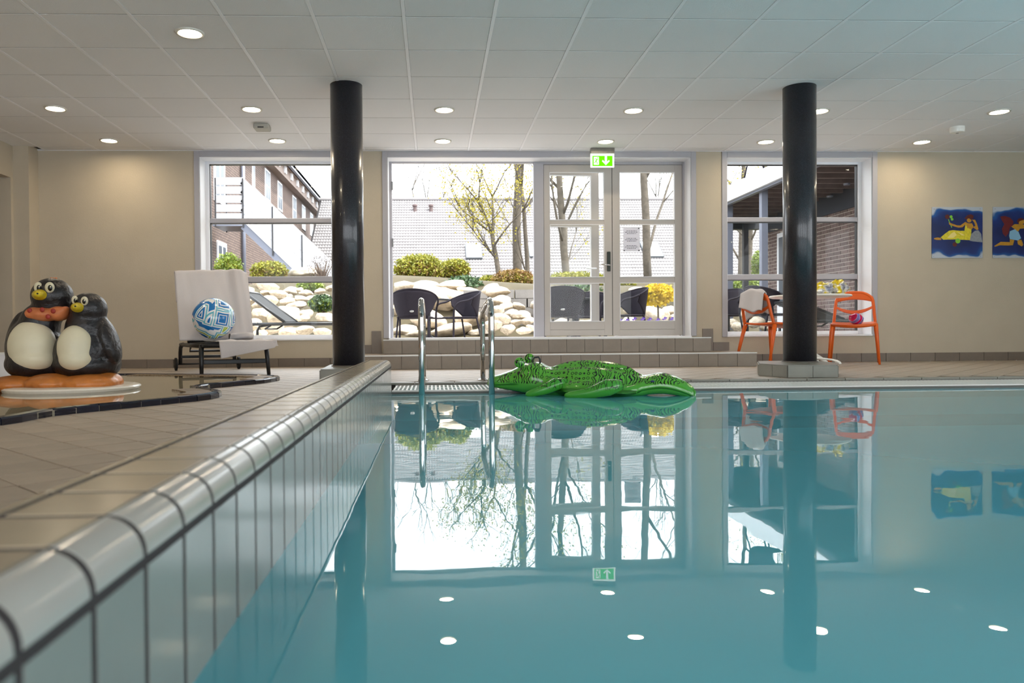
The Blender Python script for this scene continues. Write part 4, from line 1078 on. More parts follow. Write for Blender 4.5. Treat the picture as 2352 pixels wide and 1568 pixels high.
# stones: six shared shapes
stone_meshes = []
def stone_shape(seed, sub=3):
    bm = bmesh.new(); bmesh.ops.create_icosphere(bm, subdivisions=sub, radius=1)
    rr = random.Random(seed); ax = [Vector((rr.uniform(-1, 1), rr.uniform(-1, 1), rr.uniform(-1, 1))).normalized() for _ in range(12)]; cut = [rr.uniform(.5, .82) for _ in ax]
    ph = [rr.uniform(0, 6) for _ in range(4)]
    for v_ in bm.verts:
        p = v_.co.copy()
        for a, c in zip(ax, cut):
            d = p.dot(a)
            if d > c: p -= a*(d-c)*.95
        q = 1+.09*math.sin(p.x*4+ph[0])*math.sin(p.y*5+ph[1])+.03*math.sin(p.z*9+ph[2])
        v_.co = p*q
    me = bpy.data.meshes.new('stone'); bm.to_mesh(me); bm.free(); me.materials.append(m_stone)
    me.polygons.foreach_set('use_smooth', [True]*len(me.polygons)); return me
stone_meshes = [stone_shape(s) for s in range(7)]
rr = random.Random(4)
def stone(par, x, y, z, sx_, sy_, sz_, rz=None):
    return inst('stone', rr.choice(stone_meshes), par, (x, y, z), (rr.uniform(-.25, .25), rr.uniform(-.25, .25), rr.uniform(0, 6) if rz is None else rz), (sx_, sy_, sz_))
bankL = empty('rock_bank', (-3.2, 13, GZ)); set_props(bankL, 'bank of rounded field stones outside the left window', 'rock bank')
bankC = empty('rock_bank', (.6, 13.5, GZ)); set_props(bankC, 'sunlit bank of pale boulders behind the terrace chairs at the open door', 'rock bank')
bankR = empty('rock_bank', (4.6, 13.5, GZ)); set_props(bankR, 'bank of pale stones behind the double doors and right window', 'rock bank')
taken = []
def put(par, px, py, Y, rpx, asp=.62, force=True):
    p = at(px, py, Y); r = rpx*Y/F_PX
    taken.append((px, py, rpx)); base = Vector(par.location)
    stone(par, p.x-base.x, p.y-base.y, p.z-base.z, r, r*.8, r*asp, rr.uniform(-.3, .3))
# left window stones read off the photograph
for px, py, rpx, asp in ((600, 653, 22, .5), (615, 660, 30, .45), (563, 668, 26, .6), (575, 680, 22, .6), (640, 677, 24, .5), (610, 674, 16, .5), (667, 668, 20, .6), (664, 680, 9, .6), (643, 672, 14, .5), (690, 666, 10, .7), (706, 674, 20, .5), (735, 668, 14, .6), (693, 690, 22, .5), (622, 692, 20, .7), (600, 700, 22, .7), (578, 692, 14, .7),
                         (662, 692, 22, .6), (680, 703, 26, .45), (655, 726, 42, .72), (706, 722, 22, .6), (695, 733, 18, .6), (748, 732, 26, .6), (760, 662, 14, .6), (757, 700, 16, .6), (600, 722, 24, .7), (580, 745, 24, .7), (625, 755, 30, .5), (665, 762, 26, .5), (700, 760, 26, .5), (740, 764, 24, .5), (600, 768, 22, .5), (720, 690, 20, .6), (745, 682, 16, .6), (548, 700, 24, .7), (545, 730, 26, .7)):
    put(bankL, px, py, 13.0-(py-700)*.014, rpx, asp)
# centre boulders
for px, py, rpx, asp in ((930, 664, 32, .62), (975, 660, 40, .4), (1000, 688, 66, .55), (1045, 690, 56, .45), (925, 705, 30, .8), (985, 735, 50, .6), (1075, 735, 48, .62), (1040, 762, 62, .35), (1035, 655, 40, .35), (1075, 672, 36, .4), (1128, 668, 26, .7), (1150, 690, 30, .5), (1140, 672, 34, .45),
                         (1160, 703, 22, .5), (1190, 705, 18, .6), (1175, 720, 20, .6), (1140, 715, 20, .7), (1195, 725, 26, .5), (1215, 738, 20, .5), (1150, 735, 24, .7), (1185, 742, 18, .5), (1130, 750, 26, .6), (1170, 757, 22, .6), (1200, 760, 22, .55), (1218, 755, 14, .7), (1100, 765, 30, .4), (1120, 695, 14, .7), (1110, 712, 22, .7), (930, 760, 36, .5), (960, 770, 30, .4)):
    put(bankC, px, py, (14.2 if px < 1125 else 13.15)-(py-700)*.012, rpx, asp)
for px, py, rpx, asp in ((1240, 700, 24, .6), (1265, 720, 26, .6), (1300, 700, 30, .5), (1340, 712, 28, .6), (1290, 745, 30, .6), (1350, 750, 30, .6), (1395, 715, 26, .7), (1430, 690, 20, .7), (1445, 683, 18, .7), (1465, 672, 24, .6), (1490, 690, 30, .5), (1450, 715, 20, .7), (1466, 718, 14, .7), (1478, 700, 26, .5), (1510, 728, 44, .55), (1440, 740, 26, .6), (1540, 712, 22, .6), (1565, 735, 30, .6), (1600, 720, 30, .6),
                         (1400, 745, 26, .6), (1640, 735, 30, .6), (1690, 710, 18, .7), (1712, 722, 22, .7), (1735, 740, 24, .7), (1700, 752, 22, .6), (1680, 740, 20, .6), (1750, 715, 18, .7), (1765, 750, 22, .6), (1725, 700, 16, .7), (1680, 695, 18, .7)):
    put(bankR, px, py, 13.6-(py-700)*.012, rpx, asp)
p = at(703, 628, 18); bo = inst('boulder', stone_meshes[2], None, (p.x, p.y, p.z), (0, 0, .3), (.42, .4, .18)); set_props(bo, 'large pale boulder at the foot of the white outdoor stairs', 'boulder')

# foliage
def leaf_mesh(name, n, fn, size, mt, asp=.55):
    rs = np.random.RandomState(abs(hash(name)) % 1000 if False else len(name)*17+n)
    c = np.array([fn(rs) for _ in range(n)])
    a = rs.normal(size=(n, 3)); a /= np.linalg.norm(a, axis=1)[:, None]
    b = np.cross(a, rs.normal(size=(n, 3))); b /= np.linalg.norm(b, axis=1)[:, None]
    s = size*(.6+.8*rs.rand(n))[:, None]
    v = np.stack([c-a*s, c+b*s*asp, c+a*s, c-b*s*asp], 1).reshape(-1, 3)
    me = bpy.data.meshes.new(name); me.vertices.add(4*n); me.vertices.foreach_set('co', v.ravel())
    me.loops.add(4*n); me.loops.foreach_set('vertex_index', np.arange(4*n)); me.polygons.add(n)
    me.polygons.foreach_set('loop_start', np.arange(0, 4*n, 4)); me.polygons.foreach_set('loop_total', np.full(n, 4))
    me.materials.append(mt); me.update(); me.validate(); return me
def blob_fn(r, shell=.55):
    def f(rs):
        while True:
            p = rs.uniform(-1, 1, 3); d = np.linalg.norm(p)
            if shell < d < 1+.08*rs.rand(): 
                q = p*(.88+.2*rs.rand()); return q*np.array(r)
    return f
def shrub(px0, px1, py0, py1, Y, mt, label, n=1500, size=.035, mt2=None, name='garden_shrub', core=True, depth=None):
    pb_ = at((px0+px1)/2, py1, Y); w_ = (px1-px0)*Y/F_PX/2; h_ = (py1-py0)*Y/F_PX/2; d_ = depth or w_*.8
    root = empty(name, pb_); set_props(root, label, 'shrub')
    fo = inst('foliage', leaf_mesh('leaves', int(n*1.7), blob_fn((w_, d_, h_)), size*.68, mt), root, (0, 0, h_)); fo['kind'] = 'stuff'
    if mt2: fo = inst('foliage', leaf_mesh('leaves_b', n, blob_fn((w_*.94, d_*.94, h_*.85), .5), size*.65, mt2), root, (0, 0, h_*.85)); fo['kind'] = 'stuff'
    st = MB(); rs = random.Random(n+px0)
    for i in range(26):
        a = rs.uniform(0, 2*PI); q = rs.uniform(.2, .85)
        e = Vector((math.cos(a)*w_*q, math.sin(a)*d_*q, h_*rs.uniform(1.0, 1.7))); st.tube([(e.x*.15, e.y*.15, -.1), e*.5, e], [.018, .012, .005], 5)
    o = st.build('stems', m_twig, root); o['kind'] = 'stuff'
    return root
shrub(908, 1018, 584, 650, 17.2, m_leaf_lime, 'big lime green shrub at the left of the open doorway', 3600, .045, m_leaf_rust)
shrub(1008, 1080, 594, 648, 17.6, m_leaf_lime, 'smaller lime shrub next to the big one, left of the trees', 2000, .042, m_leaf_rust)
shrub(1130, 1232, 619, 664, 18.5, m_leaf_rust, 'rusty yellow shrub above the concrete block wall', 2200, .045, m_leaf_lime)
shrub(1100, 1145, 632, 664, 19, m_leaf_lime, 'low lime hedge piece left of the rusty shrub', 900, .045)
shrub(1018, 1112, 633, 690, 15.6, m_leaf_ivy, 'dark glossy ivy bush spilling over the boulders', 1500, .055, name='ivy_bush', depth=.4)
shrub(900, 965, 640, 662, 16.3, m_leaf_ivy, 'low ivy below the big lime shrub', 700, .05, name='ivy_bush', depth=.3)
shrub(495, 557, 583, 652, 17.5, m_leaf_green, 'airy green shrub in front of the brick wall in the left window', 1000, .05, m_leaf_lime)
shrub(576, 660, 600, 650, 17.5, m_leaf_lime, 'rounded yellow green shrub under the outdoor stairs', 2000, .045, m_leaf_rust)
tg = shrub(705, 775, 585, 650, 17.2, m_twig, 'bare grey twiggy bush beside the left column', 500, .02)
shrub(710, 770, 678, 716, 12.9, m_leaf_ivy, 'dark leafy plant growing between the stones in the left window', 800, .045, m_leaf_green, name='ivy_bush', depth=.2)
shrub(680, 745, 645, 668, 14.6, m_leaf_green, 'small green plants at the top of the left stone bank', 400, .04, name='ivy_bush', depth=.2)
shrub(1245, 1400, 624, 668, 17.5, m_leaf_lime, 'yellow green hedge seen through the left glass door', 2600, .045, m_leaf_rust)
shrub(1240, 1400, 655, 696, 15.8, m_leaf_ivy, 'pale ivy along the bank seen through the left glass door', 1700, .055, m_leaf_green, name='ivy_bush', depth=.5)
shrub(1412, 1462, 640, 672, 17.0, m_leaf_lime, 'small rusty green bush seen through the right glass door', 900, .045, m_leaf_rust)
shrub(1660, 1765, 642, 682, 19.2, m_leaf_green, 'leafy hedge behind the steel posts in the right window', 2200, .055, m_leaf_ivy)
shrub(1728, 1752, 575, 648, 19.4, m_leaf_green, 'slim conical evergreen beside the steel post in the right window', 900, .04, depth=.25)
# clipped yellow shrub on a stem
ys = at(1511, 742, 11.4); yr = empty('standard_shrub', (ys.x, ys.y, GZ)); set_props(yr, 'bright yellow clipped shrub on a thin stem outside the right door', 'shrub')
hz = at(1511, 677, 11.4).z-GZ
fo = inst('foliage', leaf_mesh('yellow_leaves', 2600, blob_fn((.245, .24, .165), .45), .024, m_leaf_yel, .7), yr, (0, 0, hz)); fo['kind'] = 'stuff'
MB().ell((0, 0, hz), (.15, .15, .09), 12, 8).build('crown_core', m_leaf_green, yr, smooth=True)
MB().tube([(0, 0, 0), (.01, 0, .2), (0, 0, hz)], .014, 8).build('stem', m_bark, yr, smooth=True)
pf = at(1485, 738, 10.3); pb2 = empty('planter_box', (pf.x, pf.y, GZ)); set_props(pb2, 'low planter of violet pansies outside the right door', 'planter')
MB().box(-.42, .42, -.1, .1, 0, .34).build('box', m_block, pb2, bevel=.01)
for i in range(8):
    x = -.36+.1*i; r_ = inst('pansy', leaf_mesh('pansy', 26, blob_fn((.024, .024, .02), .2), .011, m_violet, .9), pb2, (x, random.uniform(-.04, .04), .352+random.uniform(0, .02)))

# trees
def tree(px, Y, base_py, lean, r0, height, forks, label, leaves, spread=1.0, seed=0, leafm=None, trunk_h=.35):
    b0 = at(px, base_py, Y); b0.z = min(b0.z, ground_z(b0.x, Y)+.02)
    root = empty('garden_tree', b0); set_props(root, label, 'tree')
    rs = random.Random(seed); tk = MB(); tips = []
    def grow(mb, p, d, r, L, lev):
        pts = [p]; q = p.copy(); dd = d.copy(); k_ = 5 if lev < 3 else 3
        for i in range(k_):
            dd = (dd+Vector((rs.uniform(-.13, .13), rs.uniform(-.13, .13), rs.uniform(-.03, .10)))*(.5 if lev == 0 else 1)).normalized(); q = q+dd*(L/k_); pts.append(q.copy())
        rad_ = [r*(1-.5*i/k_) for i in range(k_+1)] if lev else [r*(1-.28*i/k_) for i in range(k_+1)]
        mb.tube(pts, rad_, 8 if lev == 0 else (5 if lev < 3 else 3))
        if lev >= 2: tips.extend(pts[1:])
        if lev < 4:
            nb_ = forks if lev == 0 else rs.randint(3, 5)
            for i in range(nb_):
                s_ = pts[-1] if (i < 2) else pts[rs.randint(1, k_)]
                a = rs.uniform(0, 2*PI); out = Vector((math.cos(a), math.sin(a), rs.uniform(.3, 1.0) if lev < 2 else rs.uniform(-.2, .8)))
                nd = (dd*(.9 if i < 2 else .45)+out*spread*(.55 if i < 2 else .8)).normalized()
                grow(br, s_, nd, r*(.6 if i < 2 else .38), L*rs.uniform(.5, .72), lev+1)
    br = MB()
    grow(tk, Vector((0, 0, -.3)), Vector((lean, 0, 1)).normalized(), r0, height*trunk_h+.3, 0)
    tk.build('trunk', m_bark, root, smooth=True); o = br.build('branches', m_bark, root, smooth=True); o['kind'] = 'stuff'
    if leaves:
        T = np.array([tuple(t) for t in tips])
        def f(r2): return T[r2.randint(len(T))]+r2.normal(size=3)*.13
        o = inst('leaves', leaf_mesh('buds', leaves*2, f, .030, leafm or m_leaf_bud, .7), root); o['kind'] = 'stuff'
    return root
tree(1150, 22, 648, -.06, .085, 6.5, 6, 'slender budding tree with low spreading branches in the doorway', 1500, 1.15, 3, trunk_h=.24)
tree(1192, 24, 648, .0, .15, 11, 3, 'thick pale trunked tree in the doorway, just left of the frame post', 700, .55, 8, trunk_h=.52)
tree(1212, 23, 648, .01, .075, 9, 4, 'thin tree standing right beside the thick trunk in the doorway', 700, .6, 12, trunk_h=.34)
tree(1306, 20.5, 648, -.05, .11, 8, 6, 'budding tree behind the left glass door', 1100, .8, 21, trunk_h=.42)
tree(1298, 21.5, 648, .0, .055, 6, 4, 'thin stem growing close behind the left door tree', 350, .8, 5, trunk_h=.3)
tree(1490, 20, 655, .0, .115, 9, 5, 'straight trunked bare tree behind the right glass door', 60, .6, 31, trunk_h=.52)
tree(1722, 24, 648, -.02, .09, 8, 5, 'young tree behind the steel posts in the right window', 700, .9, 41, trunk_h=.3)
tree(1700, 27, 648, .05, .1, 13, 5, 'tall bare tree above the terrace in the right window', 250, .9, 45, trunk_h=.4)
tree(965, 50, 560, 0, .12, 9.5, 5, 'far tree showing its top above the roof on the left', 250, .9, 51, trunk_h=.4)
tree(1545, 52, 560, 0, .12, 10, 5, 'far tree showing its top above the roof on the right', 250, .9, 55, trunk_h=.4)

# block retaining wall
bw = empty('block_wall', (at(1190, 760, 13.9).x, 13.9, .4)); set_props(bw, 'grey concrete block retaining wall right of the boulders', 'wall')
bwm = MB().box(-.222, .222, -.1, .1, 0, .152).mesh('block', m_block)
for row in range(5):
    z = at(1190, 747-20.3*row, 13.9).z-.4-.152
    for i in range(4):
        a = -.2+i*.46+(.22 if row % 2 else 0)-.55+.1*row*0
        inst('block', bwm, bw, (a, .10*((a-.3)**2), z), (0, 0, .2*(a-.3)))

# ------------------------------------------------------------------ house opposite with a tiled roof
house = empty('tiled_house', (6, 38, 1.2)); set_props(house, 'long low house with a pale tiled roof across the garden', 'house')
EY, EZ, RY, RZ_ = 36.0, 2.95, 42.0, 7.62
rows, tw_ = 28, .137
ncol = int(27/tw_)
sl = Vector((0, RY-EY, RZ_-EZ)); sl_n = Vector((0, -(RZ_-EZ), RY-EY)).normalized(); SLn = sl.normalized()
rx0 = -6.0
NS = ncol*4+1
xsn = rx0+np.arange(NS)*(tw_/4)
phase = (np.arange(NS) % 4)/4*2*PI
wave = .022*np.sin(phase)
VV, FF = [], []
L_ = sl.length/rows
for r in range(rows):
    for (t, lift, ws, dn) in ((r*L_-.035, .0, 1., 0), (r*L_-.035, .058, 1., 1), ((r+1)*L_, .006, 1., 0)):
        tt = t+(wave*.8 if t < (r+.5)*L_ else 0)
        y = EY+SLn.y*tt+sl_n.y*(lift+wave*ws); z = EZ+SLn.z*tt+sl_n.z*(lift+wave*ws)
        VV.append(np.stack([xsn, y*np.ones(NS), z*np.ones(NS)], 1))
V = np.concatenate(VV)-np.array([6, 38, 1.2]); base = np.arange(NS-1)
for r in range(rows*3):
    if r % 3 == 2: continue
    a = r*NS+base; FF.append(np.stack([a, a+1, a+NS+1, a+NS], 1))
Fq = np.concatenate(FF); nf = len(Fq)
me = bpy.data.meshes.new('roof_tiles'); me.vertices.add(len(V)); me.vertices.foreach_set('co', V.ravel()); me.loops.add(nf*4); me.loops.foreach_set('vertex_index', Fq.ravel())
me.polygons.add(nf); me.polygons.foreach_set('loop_start', np.arange(0, nf*4, 4)); me.polygons.foreach_set('loop_total', np.full(nf, 4)); me.materials.append(mat('roof_tile', rgb(136, 132, 132), .7, vary=.12, vscale=1.2)); me.update()
rt = inst('roof_tiles', me, house); rt['kind'] = 'stuff'
hb = MB(); hb.add([(-12.1, -2, 1.7), (15, -2, 1.7), (15, 4, 6.4), (-12.1, 4, 6.4), (15, 10, 1.7), (-12.1, 10, 1.7)], [(0, 1, 2, 3), (3, 2, 4, 5)]); hb.build('roof_deck', m_dark, house)
MB().tube([(-12.1, 4.0, 6.47), (15, 4.0, 6.47)], .11, 10).build('ridge', mat('ridge_tile', rgb(120, 116, 116), .8), house)
MB().box(-11.8, 14.7, -1.6, 9.6, -1, 1.75).build('house_wall', m_brickhouse, house)
for px in (1464, 1552, 1690, 1720):
    p = at(px, 660, 36.4); wv_ = MB().box(-.45, .45, -.06, .02, -.6, .6).build('window', m_white, house, (p.x-6, -1.62, p.z-1.2+.15)); MB().box(-.34, .34, -.075, -.06, -.48, .48).build('pane', mat('house_pane', rgb(90, 104, 116), .1), wv_)
def on_roof(px, py):
    d = AF+AR*((px-CX)/F_PX)-AU*((py-CY)/F_PX); n_ = sl_n
    t = (Vector((0, EY, EZ+.05))-Vector((0, 0, CAMZ))).dot(n_)/d.dot(n_); return Vector((0, 0, CAMZ))+d*t
rot_s = math.atan2(SLn.z, SLn.y)
for px, py, w2, h2 in ((1088, 580, .40, .62), (1232, 577, .40, .62), (1496, 575, .46, .7)):
    p = on_roof(px, py)-Vector((6, 38, 1.2))
    sk_ = MB().box(-w2, w2, -h2, h2, 0, .10).build('roof_window', mat('roof_window_frame', rgb(80, 84, 88), .4), house, p, (rot_s, 0, 0)); MB().box(-w2+.05, w2-.05, -h2+.05, h2-.05, .10, .112).build('pane', mat('sky_pane', rgb(226, 232, 236), .1), sk_)
for px in (953, 990):
    p = on_roof(px, 484)-Vector((6, 38, 1.2)); vt = MB().lathe([(.09, -.1), (.09, .22), (.13, .23), (.13, .32), (.05, .36)], 12).build('roof_vent', mat('vent_dark', rgb(90, 74, 72), .7), house, p)

# ------------------------------------------------------------------ brick building on the left with outdoor stairs
XF = -7.0
lb = empty('brick_building', (XF, 30, 1.5)); set_props(lb, 'two storey brown brick building with white windows behind the outdoor stairs', 'building')
o3 = Vector((XF, 30, 1.5))
def bz(py, Y): return at(700, py, Y).z
MB().box(-.4, 0, -10, 60, -1.5, 6.6).build('brick_wall', m_brickfar, lb)
def px_to_Y(px): # on the facade plane
    d = AF+AR*((px-CX)/F_PX); return d.y*(XF/d.x)
for px in (618, 646, 679, 700, 718, 739, 753):
    Y = px_to_Y(px); wn = MB().box(0, .03, -.5, .5, 4.55, 5.85).build('window', m_white, lb, (0, Y-30, 0))
    for a, b in ((-.42, -.03), (.03, .42)):
        for z0, z1 in ((4.63, 5.15), (5.2, 5.78)): MB().box(.03, .036, a, b, z0, z1).build('pane', mat('window_pane', rgb(62, 72, 84), .35) if (px, a, z0) == (618, -.42, 4.63) else bpy.data.materials['window_pane'], wn)
    MB().box(-.002, .012, .5, .56, 4.5, 5.9).build('window_reveal', m_dark, lb, (0, Y-30, 0))
for (p0, p1, z0, z1, nm) in ((495, 519, 3.2, 5.9, 'balcony_door'), (500, 521, .6, 1.95, 'window'), (583, 588, 3.3, 5.9, 'window')):
    y0, y1 = px_to_Y(p0)-30, px_to_Y(p1)-30
    wn = MB().box(0, .04, y0, y1, z0, z1).build(nm, m_white, lb); q = (y1-y0)
    for a, b in ((.12, .44), (.56, .88)): MB().box(.04, .046, y0+q*a, y0+q*b, z0+.15, z1-.15).build('pane', bpy.data.materials['window_pane'], wn)
    MB().box(-.002, .014, y1, y1+.12, z0, z1).build('window_reveal', m_dark, lb)
for px in (556, 735):
    Y = px_to_Y(px); MB().tube([(.10, Y-30, -1), (.10, Y-30, 6.4)], .075, 10).build('downpipe', m_metalgrey, lb, smooth=True)
MB().box(0, .55, -10, 60, 6.42, 6.50).build('soffit', mat('soffit_brown', rgb(140, 122, 112), .7), lb); MB().box(0, .36, -10, 60, 5.98, 6.42).build('cornice', bpy.data.materials['soffit_brown'], lb)
brk = MB().box(.36, .44, -.16, .16, 6.12, 6.42).mesh('eave_bracket', m_white)
for i in range(40): inst('eave_bracket', brk, lb, (0, -9+i*1.55, 0))
MB().box(.5, .68, -10, 60, 6.42, 6.66).build('gutter', m_metalgrey, lb)
MB().add([(.68, -10, 6.66), (.68, 60, 6.66), (-4, 60, 10), (-4, -10, 10), (.68, -10, 6.5), (.68, 60, 6.5), (-4, 60, 9.8), (-4, -10, 9.8)], [(0, 1, 2, 3), (7, 6, 5, 4), (0, 4, 5, 1), (1, 5, 6, 2), (2, 6, 7, 3), (3, 7, 4, 0)]).build('roof', mat('slate_roof', rgb(84, 84, 92), .7), lb)
# stairs
SY = 24.0
m_board = mat('railing_board', rgb(180, 181, 186), .6)
stc = empty('outdoor_stairs', (-5.9, SY, 1.6)); set_props(stc, 'white boarded outdoor stairs descending from the brick building', 'stairs')
so = Vector((-5.9, SY, 1.6))
LZ = at(530, 511, SY).z; A0 = at(498, 511, SY); A1 = at(559, 511, SY)
B0 = at(772, 712, SY)
slope = (at(671, 620, SY)-at(563, 517, SY)); slope = slope.z/slope.x
x_end = A1.x+3.3
def sw(v_): return Vector(v_)-so
MB().box(A0.x-so.x-.1, A1.x-so.x, -.1, 1.2, LZ-so.z-.12, LZ-so.z-.0).build('landing', m_metalgrey, stc)
for y in (0.0, 1.15):
    MB().bar(Vector((A1.x-so.x, y, LZ-so.z-.10)), Vector((x_end-so.x, y, LZ-so.z-.10+slope*3.3)), .06, .22, (0, 0, 1)).build('stringer', m_metalgrey, stc)
nst = 14
tdm = MB().box(-.14, .14, .03, 1.12, -.02, .02).mesh('tread', mat('stair_tread', rgb(196, 170, 120), .7))
for i in range(nst): inst('tread', tdm, stc, (A1.x-so.x+.12+3.3*i/nst, 0, LZ-so.z-.06+slope*3.3*(i+.3)/nst))
for y in (-.06, 1.2):
    for i in range(5):
        z = LZ-so.z+.16+.275*i
        if y > 0 and i < 3: continue
        if y < 0: MB().box(A0.x-so.x, A1.x-so.x+.03, y-.02, y+.02, z-.115, z+.115).build('railing_board', m_board, stc)
        MB().bar(Vector((A1.x-so.x, y, z)), Vector((x_end-so.x, y, z+slope*3.3)), .04, .19, (0, 0, 1)).build('railing_board', m_board, stc)
    for px in (497, 560, 627, 694):
        X = at(px, 500, SY).x; dz = slope*max(0, X-A1.x)
        MB().box(X-so.x-.02, X-so.x+.02, y-.045, y-.02, LZ-so.z-.15+dz, LZ-so.z+1.36+dz).build('railing_post', m_dark_post, stc)

# ------------------------------------------------------------------ covered terrace on the right
cv = empty('covered_terrace', (6.7, 13.5, GZ)); set_props(cv, 'covered terrace with grey steel posts, slatted ceiling and balcony above', 'terrace')
co = Vector((6.7, 13.5, GZ))
ZB = 2.9
MB().box(5.72-co.x, 7.7-co.x, 9.24-co.y, 17.9-co.y, ZB+.2-co.z, ZB+.26-co.z).build('balcony_floor', m_dark, cv)
fa = MB().box(5.70-co.x, 5.76-co.x, 9.24-co.y, 17.95-co.y, ZB-.02-co.z, ZB+.27-co.z).build('fascia', m_white, cv); MB().box(5.755-co.x, 5.84-co.x, 9.24-co.y, 17.9-co.y, ZB-.06-co.z, ZB+.10-co.z).build('edge_beam', m_metalgrey, cv)
jm = MB().box(5.84-co.x, 7.66-co.x, -.03, .03, 0, .16).mesh('joist', m_darkwood)
y = 9.5
while y < 17.8: inst('joist', jm, cv, (0, y-co.y, ZB-co.z+.02)); y += .45
MB().box(5.72-co.x, 7.7-co.x, 17.75-co.y, 17.95-co.y, ZB-.14-co.z, ZB+.2-co.z).build('end_beam', m_dark_post, cv)
for px, Y, mt in ((1675, 15.2, m_metalgrey), (1754, 13.5, m_metalgrey), (1712, 17.7, m_dark_post)):
    p = at(px, 600, Y); MB().box(p.x-co.x-.055, p.x-co.x+.055, Y-co.y-.055, Y-co.y+.055, 0, ZB-co.z).build('post', mt, cv)
for px, py, Y in ((1945, 434, 13.0), (1906, 441, 14.2)):
    p = at(px, py, Y); MB().lathe([(.05, -.03), (.06, 0)], 14, (p.x-co.x, p.y-co.y, ZB-co.z+.0)).build('ceiling_lamp', m_metalgrey, cv)
# brick wall under the balcony
bwl = MB().box(7.64, 7.9, 9.24, 17.4, GZ, ZB+.15).build('brick_side_wall', m_mortar); set_props(bwl, 'dark clinker brick wall under the covered terrace', 'wall')
bmx = MB().add(*(lambda b: (b.v, b.f))(cbox(.105, .228, .02, .004))).mesh('brick', m_brick)
bl_ = []
rowh = .0765
nr = int((ZB-GZ)/rowh)
for r in range(nr):
    y = 9.3+(.12 if r % 2 else 0)
    while y < 17.3:
        if not (15.75 < y < 16.65 and GZ+rowh*r < 2.55): bl_.append((y, GZ+.04+rowh*r))
        y += .24
small = MB().box(-.012, 0, -.106, .106, -.031, .031).mesh('brick', m_brick)
bl_vis = [b for b in bl_ if 13.2 < b[0] < 17.4 and b[1] > .4]
bl_vis.sort(key=lambda b: b[0]); keep = set(bl_vis[:296])
for b in bl_vis[:296]: inst('brick', small, bwl, (7.64, b[0], b[1]))
rest = MB()
for b in bl_:
    if b not in keep: rest.box(7.628, 7.64, b[0]-.106, b[0]+.106, b[1]-.031, b[1]+.031)
o = rest.build('brick_field', m_brick, bwl); o['kind'] = 'stuff'
MB().box(7.60, 7.64, 9.24, 17.4, 2.60, ZB+.2).build('frieze_board', mat('slate_board', rgb(62, 64, 74), .6), bwl)
dw = MB().box(7.56, 7.66, 15.78, 16.62, GZ, 2.5).build('terrace_door', m_white, bwl); MB().box(7.55, 7.56, 15.88, 16.52, .9, 2.4).build('pane', bpy.data.materials['window_pane'], dw)
for z in (.9, 1.9): MB().box(7.54, 7.56, 15.74, 15.80, z, z+.12).build('hinge', m_black, dw)

# ------------------------------------------------------------------ terrace furniture
def wicker_chair():
    r = empty('wicker_chair'); H = .43
    AM = PI*.47
    def top(a): 
        q = abs(a)/AM; return .82-.12*q**2
    def shell(u, v):
        a = (u*2-1)*AM; zt = top(a); zb = H-.02+.20*max(0, abs(a)/AM-.5)*2
        rr_ = .27+.05*v; x = math.sin(a)*(rr_+.02); y = math.cos(a)*rr_*.95
        if abs(a) > PI/2: y = math.cos(PI/2)-(abs(a)-PI/2)*.36
        return Vector((x, y, zb+(zt-zb)*v))
    MB().grid(shell, 36, 8).build('back_shell', m_wicker, r, thick=.018, smooth=True)
    rim = [shell(i/36, 1) for i in range(37)]
    MB().tube(rim, .013, 8).build('arm_rail', m_wicker, r, smooth=True)
    MB().lathe([(.0, H-.03), (.26, H-.03), (.275, H-.01), (.26, H), (.0, H)], 28, cap=False).build('seat', m_wicker, r, smooth=False)
    for s in (-1, 1):
        e_ = shell(0 if s < 0 else 1, 1)
        MB().tube(catmull([e_, (s*.335, -.06, .665), (s*.315, -.19, .635), (s*.29, -.25, .56), (s*.275, -.262, H), (s*.285, -.275, 0)], 4), .015, 8).build('leg', m_wicker, r, smooth=True)
        MB().tube([(s*.22, .16, H), (s*.25, .25, 0)], .014, 8).build('leg', m_wicker, r, smooth=True)
    MB().tube([(-.27, -.25, H-.02), (.27, -.25, H-.02)], .013, 8).build('seat_rail', m_wicker, r, smooth=True)
    MB().ell((-.0, .283, .50), (.032, .006, .014), 14, 8).build('badge', m_steel, r, smooth=True)
    return r
wc = wicker_chair(); first = True
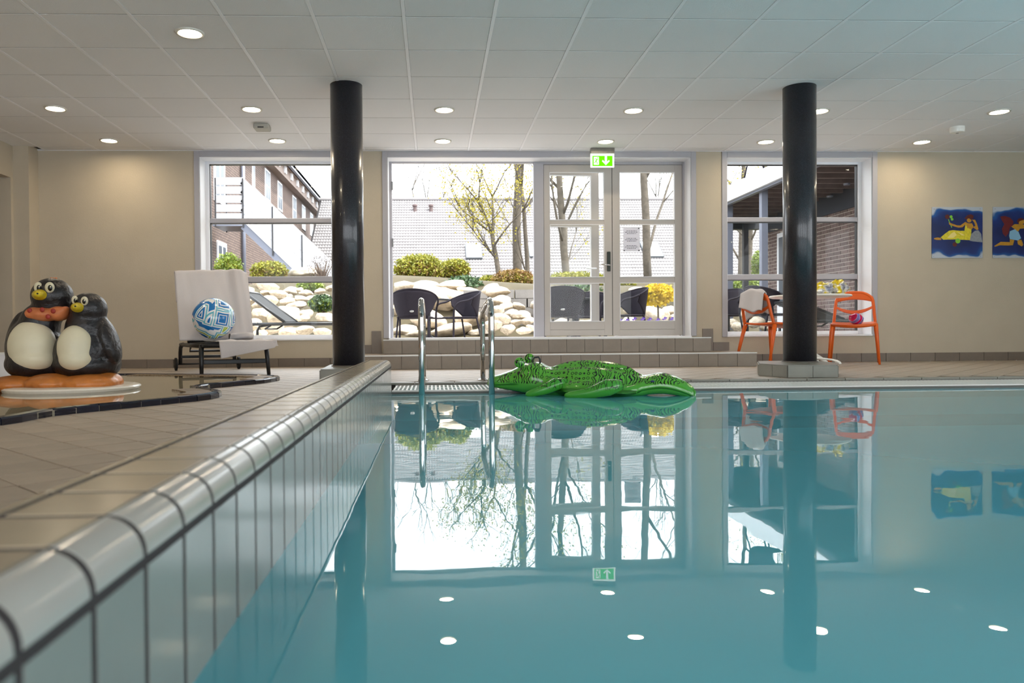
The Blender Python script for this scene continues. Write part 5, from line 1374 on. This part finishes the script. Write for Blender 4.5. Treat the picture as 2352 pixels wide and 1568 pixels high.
def put_chair(px, Y, rz, label, z=GZ+.012):
    global first
    o = wc if first else copy_tree(wc); first = False
    p = at(px, 700, Y); o.location = (p.x, p.y, z); o.rotation_euler = (0, 0, math.radians(rz)); set_props(o, label, 'chair', 'wicker terrace chairs'); return o
put_chair(953, 11.35, 172, 'dark wicker armchair in the open doorway with its back to the room')
put_chair(1056, 11.7, -62, 'dark wicker armchair in the open doorway turned sideways')
put_chair(1288, 10.9, 176, 'dark wicker armchair behind the left glass door, back to the room')
put_chair(1352, 11.9, -20, 'dark wicker armchair at the table behind the left glass door')
put_chair(1437, 11.0, -75, 'dark wicker armchair half hidden behind the stile between the glass doors')
put_chair(1765, 10.9, 100, 'dark wicker armchair outside the right window behind the towel chair')
put_chair(1655, 11.4, -60, 'dark wicker armchair at the left edge of the right window')
put_chair(1758, 13.75, 30, 'dark chair standing up on the balcony above the terrace', ZB+.262)
def cafe_table(px, Y, label):
    p = at(px, 700, Y); r = empty('cafe_table', (p.x, p.y, GZ+.012)); set_props(r, label, 'table', 'cafe tables')
    MB().lathe([(.0, .70), (.36, .70), (.37, .71), (.37, .725), (.36, .732), (.0, .732)], 36, cap=False).build('table_top', m_black, r)
    MB().tube([(0, 0, .06), (0, 0, .7)], .03, 10).build('pedestal', m_black, r, smooth=True)
    for i in range(4):
        a = PI/4+PI/2*i; MB().tube([(0, 0, .16), (.28*math.cos(a), .28*math.sin(a), .012)], .014, 8).build('foot', m_black, r, smooth=True)
cafe_table(985, 12.4, 'round dark cafe table between the two doorway armchairs'); cafe_table(1318, 12.45, 'round dark cafe table behind the left glass door'); cafe_table(1672, 12.1, 'round dark cafe table at the left edge of the right window')
l2, *_ = lounger('garden_lounger', 36, .36); p = at(790, 745, 10.6); l2.location = (p.x+.1, p.y, GZ+.012); l2.rotation_euler = (0, 0, math.radians(82))
set_props(l2, 'dark sun lounger outside the left window with its back raised', 'sun lounger')
l3, *_ = lounger('garden_lounger', 20, .34); p = at(1990, 750, 10.4); l3.location = (p.x+.3, p.y, GZ+.012); l3.rotation_euler = (0, 0, math.radians(96))
set_props(l3, 'dark sun lounger outside the right window below the brick wall', 'sun lounger')
